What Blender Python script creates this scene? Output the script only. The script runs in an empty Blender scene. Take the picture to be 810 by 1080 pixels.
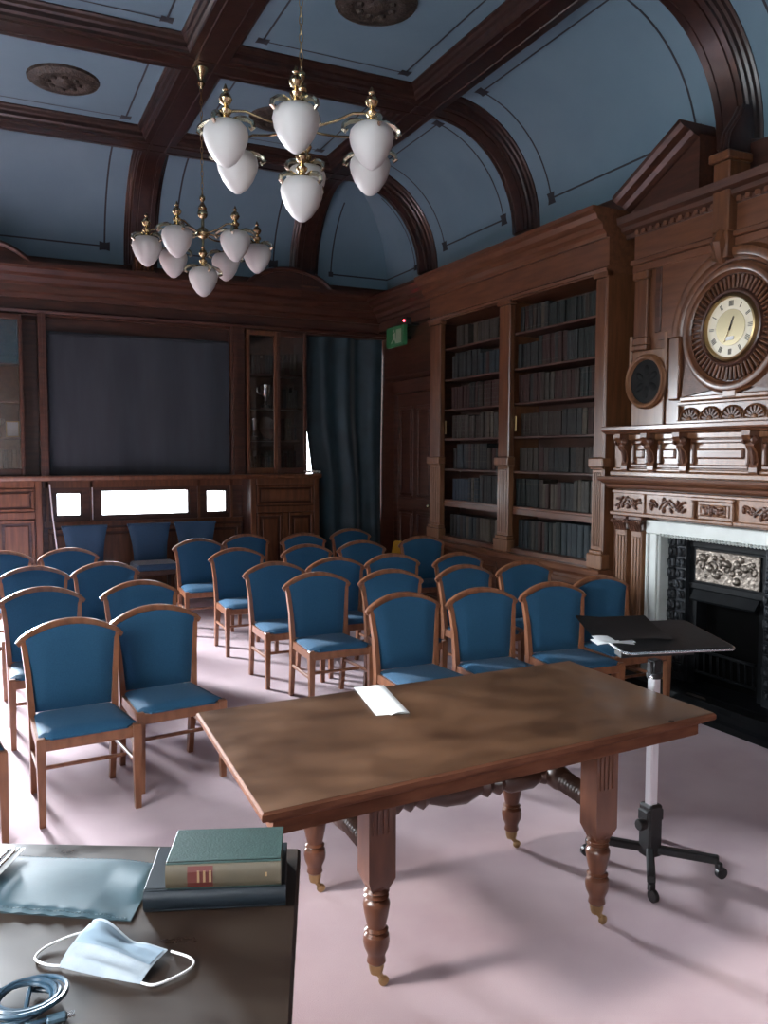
import bpy, bmesh, math, random
from mathutils import Vector, Matrix, Euler
R = math.radians
random.seed(7)
scene = bpy.context.scene
COL = scene.collection

# ---------------------------------------------------------------- camera
cd = bpy.data.cameras.new('camera'); cam = bpy.data.objects.new('camera', cd); COL.objects.link(cam)
cd.sensor_fit = 'VERTICAL'; cd.sensor_height = 36.0; cd.lens = 876.6 / 1080 * 36.0
cd.clip_start = .05; cd.clip_end = 200
_t, _p, _r = R(25.593), R(3.965), R(.148)
_f = Vector((math.sin(_t)*math.cos(_p), math.cos(_t)*math.cos(_p), -math.sin(_p)))
_rt = Vector((math.cos(_t), -math.sin(_t), 0)); _up = _rt.cross(_f)
_x = math.cos(_r)*_rt + math.sin(_r)*_up; _y = -math.sin(_r)*_rt + math.cos(_r)*_up
cam.matrix_world = Matrix(((_x.x, _y.x, -_f.x, 0), (_x.y, _y.y, -_f.y, 0), (_x.z, _y.z, -_f.z, 1.70), (0, 0, 0, 1)))
scene.camera = cam

# ---------------------------------------------------------------- world, lights, exposure
w = bpy.data.worlds.new('overcast_sky'); scene.world = w; w.use_nodes = True
bg = w.node_tree.nodes['Background']; bg.inputs[0].default_value = (.86, .93, 1, 1); bg.inputs[1].default_value = 11.0
scene.view_settings.view_transform = 'Standard'; scene.view_settings.look = 'None'
scene.view_settings.gamma = 1; scene.view_settings.use_curve_mapping = False
scene.view_settings.exposure = 0.0

LWIN = [(-1.4, .4, 34, 12), (1.1, 3.4, 18, 30)]     # windows of the left wall, the first added to light the table front: y0, y1, power, downward slant of the sky light
for (a, b, pw, dn) in LWIN:
    l = bpy.data.lights.new('window_daylight', 'AREA'); l.shape = 'RECTANGLE'; l.size = 1.35; l.size_y = b - a; l.spread = R(100)
    l.energy = pw; l.color = (.90, .95, 1.0)
    o = bpy.data.objects.new('window_daylight', l); COL.objects.link(o)
    o.location = (-1.40, (a + b)/2, 1.66); o.rotation_euler = (0, R(dn - 90), 0)   # sky light falls downward

# tall uncurtained window at the left end of the back wall (twin of the curtained one)
l = bpy.data.lights.new('window_daylight', 'AREA'); l.shape = 'RECTANGLE'; l.size = .82; l.size_y = 2.0; l.energy = 1150; l.color = (.86, .93, 1.0); l.spread = R(112)
o = bpy.data.objects.new('window_daylight', l); COL.objects.link(o); o.location = (-.95, 10.02, 1.95); o.rotation_euler = (R(-60), 0, 0)
# hazy sun entering by the left windows
l = bpy.data.lights.new('sun', 'SUN'); l.energy = 3.6; l.angle = R(8); l.color = (1, .95, .90)
o = bpy.data.objects.new('sun', l); COL.objects.link(o); o.location = (-6, 3, 6)
o.rotation_euler = Vector((math.cos(R(36)), -.09, -math.sin(R(36)))).to_track_quat('-Z', 'Y').to_euler()
# ---------------------------------------------------------------- materials
def mat(name, col, rough=.6, metal=0, col2=None, scale=8, stretch=(1, 1, 1), bump=0, bscale=None, spec=.5, detail=5, coat=0, emit=None, sheen=0, mixr=(.35, .65), rough2=None, sss=0):
    m = bpy.data.materials.new(name); m.use_nodes = True
    nt = m.node_tree; N = nt.nodes; L = nt.links; p = N['Principled BSDF']
    p.inputs['Base Color'].default_value = (*col, 1); p.inputs['Roughness'].default_value = rough
    p.inputs['Metallic'].default_value = metal; p.inputs['Specular IOR Level'].default_value = spec
    p.inputs['Coat Weight'].default_value = coat; p.inputs['Coat Roughness'].default_value = .15
    if sheen: p.inputs['Sheen Weight'].default_value = sheen; p.inputs['Sheen Roughness'].default_value = .4
    if sss: p.inputs['Subsurface Weight'].default_value = sss; p.inputs['Subsurface Radius'].default_value = (.05, .05, .05)
    if emit: p.inputs['Emission Color'].default_value = (*emit[0], 1); p.inputs['Emission Strength'].default_value = emit[1]
    if col2 or bump:
        tc = N.new('ShaderNodeTexCoord'); mp = N.new('ShaderNodeMapping'); mp.inputs['Scale'].default_value = stretch
        L.new(tc.outputs['Object'], mp.inputs[0])
        nz = N.new('ShaderNodeTexNoise'); nz.inputs['Scale'].default_value = scale; nz.inputs['Detail'].default_value = detail
        L.new(mp.outputs[0], nz.inputs['Vector'])
        if col2:
            cr = N.new('ShaderNodeValToRGB'); cr.color_ramp.elements[0].position = mixr[0]; cr.color_ramp.elements[1].position = mixr[1]
            cr.color_ramp.elements[0].color = (*col, 1); cr.color_ramp.elements[1].color = (*col2, 1)
            L.new(nz.outputs['Fac'], cr.inputs[0]); L.new(cr.outputs[0], p.inputs['Base Color'])
        if rough2 is not None:
            mr = N.new('ShaderNodeMapRange'); mr.inputs['From Min'].default_value = mixr[0]; mr.inputs['From Max'].default_value = mixr[1]
            mr.inputs['To Min'].default_value = rough; mr.inputs['To Max'].default_value = rough2
            L.new(nz.outputs['Fac'], mr.inputs['Value']); L.new(mr.outputs[0], p.inputs['Roughness'])
        if bump:
            nb = N.new('ShaderNodeTexNoise'); nb.inputs['Scale'].default_value = bscale or scale*3; nb.inputs['Detail'].default_value = 4
            L.new(mp.outputs[0], nb.inputs['Vector'])
            b = N.new('ShaderNodeBump'); b.inputs['Strength'].default_value = bump; b.inputs['Distance'].default_value = .01
            L.new(nb.outputs['Fac'], b.inputs['Height']); L.new(b.outputs[0], p.inputs['Normal'])
    return m

def glass(name, tint=(1, 1, 1), gloss=.12):
    m = bpy.data.materials.new(name); m.use_nodes = True
    nt = m.node_tree; nt.nodes.remove(nt.nodes['Principled BSDF']); out = nt.nodes['Material Output']
    t = nt.nodes.new('ShaderNodeBsdfTransparent'); t.inputs[0].default_value = (*tint, 1)
    g = nt.nodes.new('ShaderNodeBsdfGlossy'); g.inputs['Roughness'].default_value = .03
    mx = nt.nodes.new('ShaderNodeMixShader'); mx.inputs[0].default_value = gloss
    nt.links.new(t.outputs[0], mx.inputs[1]); nt.links.new(g.outputs[0], mx.inputs[2]); nt.links.new(mx.outputs[0], out.inputs[0])
    return m

M = {}
M['carpet'] = mat('carpet', (.465, .335, .362), .95, col2=(.545, .41, .432), scale=2.2, bump=.35, bscale=420, spec=.1, sheen=.2)
M['mahogany'] = mat('mahogany', (.040, .015, .009), .36, col2=(.075, .028, .016), scale=3, stretch=(1, 1, 9), bump=.05, coat=.25)
M['mahogany_y'] = mat('mahogany_y', (.040, .015, .009), .36, col2=(.075, .028, .016), scale=3, stretch=(9, 1, 9), bump=.05, coat=.25)
M['beam'] = mat('beam', (.019, .008, .006), .33, col2=(.038, .015, .010), scale=3, stretch=(4, 4, 4), bump=.05, coat=.2)
M['oak'] = mat('oak', (.088, .032, .013), .36, col2=(.150, .058, .024), scale=3, stretch=(8, 8, 1), bump=.06, coat=.25)
M['oak_h'] = mat('oak_h', (.092, .034, .016), .36, col2=(.15, .059, .028), scale=3, stretch=(8, 1, 8), bump=.06, coat=.25)
M['oak_pale'] = mat('oak_pale', (.155, .066, .028), .36, col2=(.215, .098, .045), scale=4, stretch=(8, 8, 1), bump=.06, coat=.25)
M['carved'] = mat('carved', (.07, .028, .017), .42, col2=(.13, .055, .032), scale=14, bump=.3, bscale=40)
M['shelf_dark'] = mat('shelf_dark', (.05, .025, .018), .45, col2=(.08, .04, .026), scale=3, stretch=(6, 1, 6))
M['wallpaint'] = mat('wallpaint', (.42, .40, .38), .8, col2=(.48, .46, .43), scale=2)
M['ceilblue'] = mat('ceilblue', (.130, .215, .272), .7, col2=(.15, .24, .298), scale=1.5, spec=.3)
M['stencil'] = mat('stencil', (.018, .022, .03), .6)
M['vent'] = mat('vent', (.016, .013, .011), .5, col2=(.055, .042, .030), scale=26, bump=1, bscale=45)
M['brass'] = mat('brass', (.56, .45, .27), .2, metal=1)
M['brass_pale'] = mat('brass_pale', (.66, .60, .46), .22, metal=1)
M['brass_dull'] = mat('brass_dull', (.42, .30, .15), .34, metal=1)
M['opal'] = mat('opal', (.60, .585, .565), .42, sss=.3, spec=.35)
M['chairwood'] = mat('chairwood', (.185, .070, .033), .30, col2=(.27, .108, .052), scale=4, stretch=(6, 6, 2), coat=.3)
M['chairfab'] = mat('chairfab', (.017, .076, .145), .8, col2=(.024, .096, .178), scale=220, bump=.2, bscale=420, sheen=.06, spec=.25)
M['backfab'] = mat('backfab', (.014, .055, .11), .7, col2=(.019, .07, .14), scale=120, bump=.2, bscale=340, sheen=.3)
M['tabletop'] = mat('tabletop', (.026, .012, .007), .26, col2=(.125, .060, .028), scale=4.6, stretch=(1, 1.3, 1), mixr=(.24, .74), rough2=.46, bump=.02, bscale=60, detail=10, coat=.1)
M['tablewood'] = mat('tablewood', (.085, .030, .015), .30, col2=(.15, .056, .028), scale=4, stretch=(5, 5, 1.2), coat=.3)
M['tableedge'] = mat('tableedge', (.095, .036, .020), .7, col2=(.16, .064, .036), scale=4, stretch=(1.5, 8, 8), spec=.12)
M['stretcher'] = mat('stretcher', (.040, .020, .014), .35, col2=(.075, .036, .024), scale=6, coat=.3)
M['desk'] = mat('desk', (.012, .006, .004), .24, col2=(.036, .024, .017), scale=4.5, stretch=(1, 1.5, 1), mixr=(.36, .68), rough2=.55, detail=6, spec=.35)
M['black'] = mat('black', (.012, .012, .013), .45)
M['blackiron'] = mat('blackiron', (.004, .005, .006), .55, col2=(.007, .008, .009), scale=9, spec=.14)
M['soot'] = mat('soot', (.003, .003, .003), .95, spec=0)
M['ironrelief'] = mat('ironrelief', (.012, .014, .017), .5, col2=(.020, .023, .027), scale=20, spec=.25)
M['silverplate'] = mat('silverplate', (.24, .205, .17), .42, metal=.7, col2=(.12, .10, .082), scale=22, bump=1.0, bscale=24)
M['chrome'] = mat('chrome', (.82, .82, .84), .24, metal=.85)
M['steel'] = mat('steel', (.78, .78, .81), .30, metal=.8)
M['boardblack'] = mat('boardblack', (.010, .010, .011), .5, col2=(.015, .015, .016), scale=40, bump=.05, spec=.25)
M['grille'] = mat('grille', (.008, .009, .009), .7, spec=.2)
M['marble'] = mat('marble', (.46, .49, .46), .35, col2=(.56, .59, .56), scale=5, detail=8)
M['blind'] = mat('blind', (.030, .040, .050), .8, col2=(.038, .050, .061), scale=3, stretch=(3, 1, .4))
M['curtain'] = mat('curtain', (.010, .030, .040), .6, col2=(.018, .048, .062), scale=4, sheen=.5)
M['clockdial'] = mat('clockdial', (.72, .66, .50), .3)
M['clockgold'] = mat('clockgold', (.42, .36, .22), .32, metal=.6)
M['ink'] = mat('ink', (.02, .018, .015), .5)
M['paper'] = mat('paper', (.80, .81, .80), .7)
M['papergrey'] = mat('papergrey', (.52, .56, .57), .7)
M['maskw'] = mat('maskw', (.33, .375, .41), .85, col2=(.29, .34, .385), scale=30, bump=.1)
M['maskb'] = mat('maskb', (.22, .30, .37), .85)
M['leatherblue'] = mat('leatherblue', (.040, .072, .090), .42, col2=(.052, .09, .108), scale=12, bump=.02, bscale=150, spec=.4)
M['bookgreen'] = mat('bookgreen', (.011, .036, .032), .5, col2=(.015, .044, .039), scale=30, bump=.15, bscale=200)
M['bookspine'] = mat('bookspine', (.105, .083, .052), .5, col2=(.08, .066, .045), scale=9)
M['bookblack'] = mat('bookblack', (.008, .014, .020), .4)
M['pages'] = mat('pages', (.50, .44, .34), .8, col2=(.40, .35, .27), scale=80, stretch=(1, 1, 8))
M['labelred'] = mat('labelred', (.10, .018, .014), .55)
M['gilt'] = mat('gilt', (.34, .22, .12), .5, metal=.3)
M['cable'] = mat('cable', (.035, .075, .115), .3, coat=.4)
M['plug'] = mat('plug', (.09, .15, .20), .35)
M['exitgreen'] = mat('exitgreen', (.016, .09, .035), .6, emit=((.05, .30, .10), .05))
M['exitpale'] = mat('exitpale', (.16, .20, .14), .6, emit=((.45, .60, .40), .04))
M['led'] = mat('led', (.9, .05, .05), .4, emit=((1, .06, .10), 9))
M['yellow'] = mat('yellow', (.58, .30, .02), .5)
M['glassclear'] = glass('glassclear', gloss=.06)
M['glasscase'] = glass('glasscase', (.93, .95, .95), .08)
M['white'] = mat('white', (.8, .8, .8), .5)
M['silver'] = mat('silver', (.75, .75, .72), .22, metal=1)
BOOKC = [((.030, .036, .036), (.045, .052, .050)), ((.040, .030, .022), (.06, .046, .034)), ((.026, .042, .050), (.038, .060, .070)),
         ((.050, .022, .018), (.072, .034, .027)), ((.060, .056, .046), (.085, .08, .066)), ((.020, .030, .028), (.03, .043, .04)),
         ((.035, .060, .085), (.045, .075, .10)), ((.11, .095, .07), (.14, .12, .09))]
for i, (a, b) in enumerate(BOOKC): M['bk%d' % i] = mat('book_cloth_%d' % i, tuple(c*.5 for c in a), .55, col2=tuple(c*.5 for c in b), scale=20, spec=.3)

# ---------------------------------------------------------------- mesh builder
class MB:
    def __init__(s): s.v = []; s.f = []; s.m = []; s.mi = 0
    def add(s, vs, fs):
        b = len(s.v); s.v += [tuple(v) for v in vs]
        for f in fs: s.f.append([b + i for i in f]); s.m.append(s.mi)
        return s
    def box(s, x0, x1, y0, y1, z0, z1, T=None):
        if x0 > x1: x0, x1 = x1, x0
        if y0 > y1: y0, y1 = y1, y0
        if z0 > z1: z0, z1 = z1, z0
        vs = [(x0, y0, z0), (x1, y0, z0), (x1, y1, z0), (x0, y1, z0), (x0, y0, z1), (x1, y0, z1), (x1, y1, z1), (x0, y1, z1)]
        if T: vs = [T @ Vector(v) for v in vs]
        return s.add(vs, [(0, 3, 2, 1), (4, 5, 6, 7), (0, 1, 5, 4), (1, 2, 6, 5), (2, 3, 7, 6), (3, 0, 4, 7)])
    def cbox(s, x0, x1, y0, y1, z0, z1, c=.006, T=None):
        """box with chamfered edges"""
        bm = bmesh.new(); bmesh.ops.create_cube(bm, size=1)
        for v in bm.verts: v.co = Vector(((x0+x1)/2 + v.co.x*abs(x1-x0), (y0+y1)/2 + v.co.y*abs(y1-y0), (z0+z1)/2 + v.co.z*abs(z1-z0)))
        c = min(c, .45*min(abs(x1-x0), abs(y1-y0), abs(z1-z0)))
        bmesh.ops.bevel(bm, geom=bm.edges[:], offset=c, segments=1, affect='EDGES', profile=.5)
        bm.verts.index_update()
        vs = [v.co.copy() for v in bm.verts]
        if T: vs = [T @ v for v in vs]
        s.add(vs, [[v.index for v in f.verts] for f in bm.faces]); bm.free(); return s
    def loft(s, rings, caps=True, closed=True, loop=False):
        n = len(rings[0]); vs = [p for r in rings for p in r]; fs = []
        nr = len(rings)
        for i in range(nr if loop else nr - 1):
            j = (i + 1) % nr
            for k in range(n if closed else n - 1):
                k2 = (k + 1) % n
                fs.append((i*n + k, i*n + k2, j*n + k2, j*n + k))
        if caps and closed and not loop:
            fs.append(tuple(range(n - 1, -1, -1))); fs.append(tuple((nr-1)*n + k for k in range(n)))
        return s.add(vs, fs)
    def lathe(s, prof, n=16, o=(0, 0, 0), T=None):
        """prof: (r, z) bottom to top about +z"""
        rings = []
        for (r, z) in prof:
            ring = [Vector((o[0] + max(r, 1e-4)*math.cos(2*math.pi*k/n), o[1] + max(r, 1e-4)*math.sin(2*math.pi*k/n), o[2] + z)) for k in range(n)]
            rings.append([T @ p for p in ring] if T else ring)
        return s.loft(rings)
    def tube(s, pts, r, n=8, loop=False):
        pts = [Vector(p) for p in pts]; rings = []; up = None
        for i, p in enumerate(pts):
            if loop: d = (pts[(i+1) % len(pts)] - pts[i-1])
            else: d = pts[min(i+1, len(pts)-1)] - pts[max(i-1, 0)]
            d.normalize()
            if up is None: up = Vector((0, 0, 1)) if abs(d.z) < .9 else Vector((1, 0, 0))
            a = d.cross(up); a.normalize(); b = a.cross(d); up = b
            rr = r[i] if isinstance(r, (list, tuple)) else r
            rings.append([p + rr*(math.cos(2*math.pi*k/n)*a + math.sin(2*math.pi*k/n)*b) for k in range(n)])
        return s.loft(rings, loop=loop)
    def sweep(s, prof, frames, closed=True, loop=False):
        return s.loft([[P + u*U + v*V for (u, v) in prof] for (P, U, V) in frames], caps=True, closed=closed, loop=loop)
    def ext(s, prof, A, B, U, V):
        A, B, U, V = Vector(A), Vector(B), Vector(U), Vector(V)
        return s.sweep(prof, [(A, U, V), (B, U, V)])
    def poly(s, pts, d):
        """extrude a planar polygon by vector d"""
        pts = [Vector(p) for p in pts]; d = Vector(d); n = len(pts)
        return s.add(pts + [p + d for p in pts], [tuple(range(n-1, -1, -1)), tuple(range(n, 2*n))] + [(k, (k+1) % n, n + (k+1) % n, n + k) for k in range(n)])
    def grid(s, fn, nu, nv, flip=False):
        vs = [fn(i/nu, j/nv) for j in range(nv + 1) for i in range(nu + 1)]; fs = []
        for j in range(nv):
            for i in range(nu):
                a = j*(nu+1) + i; q = (a, a+1, a+nu+2, a+nu+1); fs.append(q[::-1] if flip else q)
        return s.add(vs, fs)
    def build(s, name, mats, parent=None, smooth=False, kind=None):
        me = bpy.data.meshes.new(name); me.from_pydata(s.v, [], s.f)
        if not isinstance(mats, (list, tuple)): mats = [mats]
        for m in mats: me.materials.append(M[m])
        for p, mi in zip(me.polygons, s.m): p.material_index = mi
        bm = bmesh.new(); bm.from_mesh(me); bmesh.ops.recalc_face_normals(bm, faces=bm.faces[:]); bm.to_mesh(me); bm.free()
        if smooth:
            me.polygons.foreach_set('use_smooth', [True]*len(me.polygons))
            try: me.set_sharp_from_angle(angle=R(38))
            except Exception: pass
        o = bpy.data.objects.new(name, me); COL.objects.link(o)
        if parent: o.parent = parent
        if kind: o['kind'] = kind
        return o

def tag(o, label=None, cat=None, group=None, kind=None):
    if label: o['label'] = label
    if cat: o['category'] = cat
    if group: o['group'] = group
    if kind: o['kind'] = kind
    return o
def thing(name, label, cat, loc=(0, 0, 0), rz=0, group=None):
    o = bpy.data.objects.new(name, None); o.empty_display_size = .1; COL.objects.link(o)
    o.location = loc; o.rotation_euler = (0, 0, rz); return tag(o, label, cat, group)
def struct(o): o['kind'] = 'structure'; return o
def dup(root, loc, rz, label=None, group=None):
    r = root.copy(); COL.objects.link(r); r.location = loc; r.rotation_euler = (0, 0, rz)
    if label: r['label'] = label
    if group: r['group'] = group
    for ch in root.children:
        c = ch.copy(); COL.objects.link(c); c.parent = r
        for g in ch.children:
            d = g.copy(); COL.objects.link(d); d.parent = c
    return r
def sphere_prof(r, zc, n=7): return [(r*math.sin(math.pi*k/n), zc - r*math.cos(math.pi*k/n)) for k in range(n + 1)]
X3, Y3, Z3 = Vector((1, 0, 0)), Vector((0, 1, 0)), Vector((0, 0, 1))

# ================================================================ ROOM SHELL
XL, XR, YF, YB, ZT = -1.49, 4.85, -2.0, 10.4, 5.0
struct(MB().box(XL-.3, XR+.3, YF-.3, YB+.3, -.1, 0).build('floor', 'carpet'))

# left wall with tall windows, the first one added for its light (behind the left edge of the picture)
m = MB(); W0, W1 = .95, 3.35
ys = [YF] + [v for a, b, _, _ in LWIN for v in (a, b)] + [YB]
for i in range(0, len(ys), 2): m.box(XL-.3, XL, ys[i], ys[i+1], 0, ZT)
for a, b, _, _ in LWIN: m.box(XL-.3, XL, a, b, 0, W0); m.box(XL-.3, XL, a, b, W1, ZT)
wl = struct(m.build('wall_left', 'mahogany'))
for i, (a, b, _, _) in enumerate(LWIN):
    m = MB()
    for y in (a + .03, b - .03): m.box(XL-.22, XL-.14, y-.03, y+.03, W0, W1)
    for z in (W0 + .03, (W0+W1)/2, W1 - .03): m.box(XL-.22, XL-.14, a, b, z-.03, z+.03)
    m.box(XL-.21, XL-.15, (a+b)/2-.02, (a+b)/2+.02, W0, W1)
    f = struct(m.build('window_%d' % (i + 1), 'white'))
    for y0, y1 in ((a+.06, (a+b)/2-.02), ((a+b)/2+.02, b-.06)):
        for z0, z1 in ((W0+.06, (W0+W1)/2-.03), ((W0+W1)/2+.03, W1-.06)):
            MB().box(XL-.185, XL-.179, y0, y1, z0, z1).build('pane', 'glassclear', f)
# wall behind the camera
wf = struct(MB().box(XL-.3, XR+.3, YF-.3, YF, 0, ZT).build('wall_front', 'oak'))
# right wall
struct(MB().box(XR, XR+.3, YF, YB, 0, ZT).build('wall_right', 'mahogany'))

# back wall with window openings: (x0,x1,z0,z1)
BW = [(.723, 1.02, .953, 1.25), (1.22, 2.29, .945, 1.272), (2.49, 2.77, .953, 1.255)]
CW = (3.78, 4.70, .9, 3.1); LW = (-1.36, -.52, .9, 3.1)
xs = sorted({XL-.3, XR+.3} | {v for q in BW + [CW, LW] for v in q[:2]}); m = MB()
for a, b in zip(xs[:-1], xs[1:]):
    holes = [q for q in BW + [CW, LW] if q[0] <= a + 1e-6 and q[1] >= b - 1e-6]
    if holes: m.box(a, b, YB, YB+.25, 0, holes[0][2]); m.box(a, b, YB, YB+.25, holes[0][3], ZT)
    else: m.box(a, b, YB, YB+.25, 0, ZT)
wb = struct(m.build('wall_back', 'mahogany'))
for i, q in enumerate(BW + [CW, LW]):
    m = MB(); t = .022
    m.box(q[0], q[0]+t, YB+.02, YB+.07, q[2], q[3]); m.box(q[1]-t, q[1], YB+.02, YB+.07, q[2], q[3])
    m.box(q[0], q[1], YB+.02, YB+.07, q[2], q[2]+t); m.box(q[0], q[1], YB+.02, YB+.07, q[3]-t, q[3])
    f = struct(m.build('window_%d' % (i + 3), 'mahogany'))
    MB().box(q[0]+t, q[1]-t, YB+.04, YB+.046, q[2]+t, q[3]-t).build('pane', 'glassclear', f)

# ---------------------------------------------------------------- ceiling: coffers, coves, beams, ribs
ceil = struct(MB().box(XL-.3, XR+.3, YF-.3, YB+.3, ZT, ZT+.1).build('ceiling', 'mahogany'))
ZP, ZS = 4.93, 4.80                      # panel plane, beam soffit
BX = [-.31, 1.68, 3.67]; BY = [-.9, 1.75, 4.33, 6.87, 8.87]
CVX = (3.85, XR, 3.62); RC = XR - 3.85   # right cove
CR = 3.86                                # spring height of the coves (centre of the arc)
def cove_pt(side, th, along):
    """th 0 at flat ceiling .. pi/2 at wall"""
    if side == 'R': return Vector((3.84 + 1.01*math.sin(th), along, CR + (ZP-CR)*math.cos(th)))
    if side == 'L': return Vector((-.48 - 1.01*math.sin(th), along, CR + (ZP-CR)*math.cos(th)))
    if side == 'B': return Vector((along, 9.04 + 1.0*math.sin(th), CR + (ZP-CR)*math.cos(th)))
    if side == 'F': return Vector((along, -1.07 - .93*math.sin(th), CR + (ZP-CR)*math.cos(th)))
def border(fn, parent, nrm, du, dv, wu, wv, n=16):
    """painted line inset on a panel; fn(u,v)->point, nrm(u,v)->normal into the room"""
    m = MB(); e = .004
    def rib(a, b, wa, wb_):
        k = n
        L_ = []
        for i in range(k + 1):
            t = i/k; u = a[0] + (b[0]-a[0])*t; v = a[1] + (b[1]-a[1])*t
            p0 = fn(u - wa, v - wb_) + nrm(u, v)*e; p1 = fn(u + wa, v + wb_) + nrm(u, v)*e
            L_.append((p0, p1))
        m.add([p for q in L_ for p in q], [(2*i, 2*i+1, 2*i+3, 2*i+2) for i in range(k)])
    c = [(du, dv), (1-du, dv), (1-du, 1-dv), (du, 1-dv)]
    rib(c[0], c[1], 0, wv); rib(c[3], c[2], 0, wv); rib(c[0], c[3], wu, 0); rib(c[1], c[2], wu, 0)
    for (u, v) in c:                                     # corner motif: small quatrefoil of two turned squares
        for su, sv in ((6.0, 6.0),):
            pts = [fn(u + wu*su*x, v + wv*sv*y) + nrm(u, v)*(e+.001) for x, y in ((-1, -1), (-.3, -.8), (.3, -.8), (1, -1), (1, 1), (.3, .8), (-.3, .8), (-1, 1))]
            m.add(pts, [tuple(range(8))])
    return m.build('painted_border', 'stencil', parent)
# flat coffers
XE = [(BX[0]+.16, BX[1]-.16), (BX[1]+.16, BX[2]-.16)]
YE = list(zip([y + .16 for y in BY[:-1]], [y - .16 for y in BY[1:]]))
for (x0, x1) in XE:
    for (y0, y1) in YE:
        p = MB().box(x0-.05, x1+.05, y0-.05, y1+.05, ZP, ZP+.03).build('ceiling_panel', 'ceilblue', ceil)
        fn = lambda u, v, x0=x0, x1=x1, y0=y0, y1=y1: Vector((x0 + (x1-x0)*u, y0 + (y1-y0)*v, ZP))
        border(fn, p, lambda u, v: Vector((0, 0, -1)), .21/(x1-x0), .21/(y1-y0), .008/(x1-x0), .008/(y1-y0), 1)
# ceiling roses at the coffer centres
def rose(x, y, r=.29):
    m = MB(); m.lathe([(.02, -.055), (.07, -.052), (.09, -.035), (.16, -.03), (.18, -.042), (.235, -.040), (.26, -.025), (r, -.02), (r+.01, 0)], 28)
    for k in range(8):
        a = k*math.pi/4; T = Matrix.Translation((.125*math.cos(a), .125*math.sin(a), -.034)) @ Matrix.Rotation(a, 4, 'Z')
        m.lathe([(.001, -.022), (.02, -.018), (.03, 0)], 8, T=T)
    o = m.build('ceiling_rose', 'vent', ceil, smooth=True); o.location = (x, y, ZP)
for (x, y) in [(.70, 7.90), (2.62, 5.62), (.70, 5.60), (2.66, 7.90)]: rose(x, y)
# cove panels on the long sides
ang = lambda u: u*math.pi/2
for side in ('R', 'L'):
    for (y0, y1) in YE:
        fn = lambda u, v, s=side, y0=y0, y1=y1: cove_pt(s, ang(u), y0-.05 + (y1-y0+.1)*v)
        sx = -1 if side == 'R' else 1
        nrm = lambda u, v, sx=sx: Vector((sx*math.sin(ang(u)), 0, -math.cos(ang(u))))
        m = MB().grid(fn, 16, 1); p = m.build('cove_panel', 'ceilblue', ceil, smooth=True)
        L = y1 - y0
        border(fn, p, nrm, .135, .27/L, .0050, .009/L)
# back (and front) cove panels
for side in ('B', 'F'):
    for (x0, x1) in XE:
        fn = lambda u, v, s=side, x0=x0, x1=x1: cove_pt(s, ang(v), x0-.05 + (x1-x0+.1)*u)
        sy = -1 if side == 'B' else 1
        nrm = lambda u, v, sy=sy: Vector((0, sy*math.sin(ang(v)), -math.cos(ang(v))))
        p = MB().grid(fn, 1, 16).build('cove_panel', 'ceilblue', ceil, smooth=True)
        border(fn, p, nrm, .27/(x1-x0), .11, .009/(x1-x0), .0050)
# corner coves: two strips meeting on the diagonal
def cornercove(sx, sy):
    A = 'R' if sx > 0 else 'L'; B = 'B' if sy > 0 else 'F'
    yb = 9.04 - .03 if sy > 0 else -1.04; xb = 3.82 if sx > 0 else -.46
    def fa(u, v):
        th = ang(u); p = cove_pt(A, th, 0); y1 = cove_pt(B, th, 0).y; return Vector((p.x, yb + (y1-yb)*v, p.z))
    def fb(u, v):
        th = ang(u); p = cove_pt(B, th, 0); x1 = cove_pt(A, th, 0).x; return Vector((xb + (x1-xb)*v, p.y, p.z))
    m = MB().grid(fa, 16, 1); m.grid(fb, 16, 1)
    p = m.build('cove_panel', 'ceilblue', ceil, smooth=True)
    if sx > 0 and sy > 0:                       # painted line round the folded panel
        m = MB(); e = .006; w = .009
        up = R(83)
        def strip(P):
            m.add([q for pq in P for q in pq], [(2*i, 2*i+1, 2*i+3, 2*i+2) for i in range(len(P)-1)])
        for s in ('a', 'b'):
            P = []
            for i in range(13):
                th = R(32) + (up - R(32))*i/12
                n = Vector((-math.sin(th), 0, -math.cos(th))) if s == 'a' else Vector((0, -math.sin(th), -math.cos(th)))
                if s == 'a': c = cove_pt('R', th, 9.22); d = Y3*w
                else: c = cove_pt('B', th, 4.04); d = X3*w
                P.append((c - d + n*e, c + d + n*e))
            strip(P)
        c1 = cove_pt('R', up, 9.22); c2 = cove_pt('B', up, 4.04); cz = c1.z; k = Vector((c1.x-e, c2.y-e, 0))
        strip([(Vector((c1.x-e, 9.22, cz-w)), Vector((c1.x-e, 9.22, cz+w))), (Vector((c1.x-e, c2.y-e, cz-w)), Vector((c1.x-e, c2.y-e, cz+w))), (Vector((4.04, c2.y-e, cz-w)), Vector((4.04, c2.y-e, cz+w)))])
        m.box(c1.x-.010, c1.x-.004, 9.19, 9.25, cz-.03, cz+.03); m.box(4.01, 4.07, c2.y-.010, c2.y-.004, cz-.03, cz+.03)
        m.build('painted_border', 'stencil', p)
for sx in (1, -1):
    for sy in (1, -1): cornercove(sx, sy)
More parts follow.
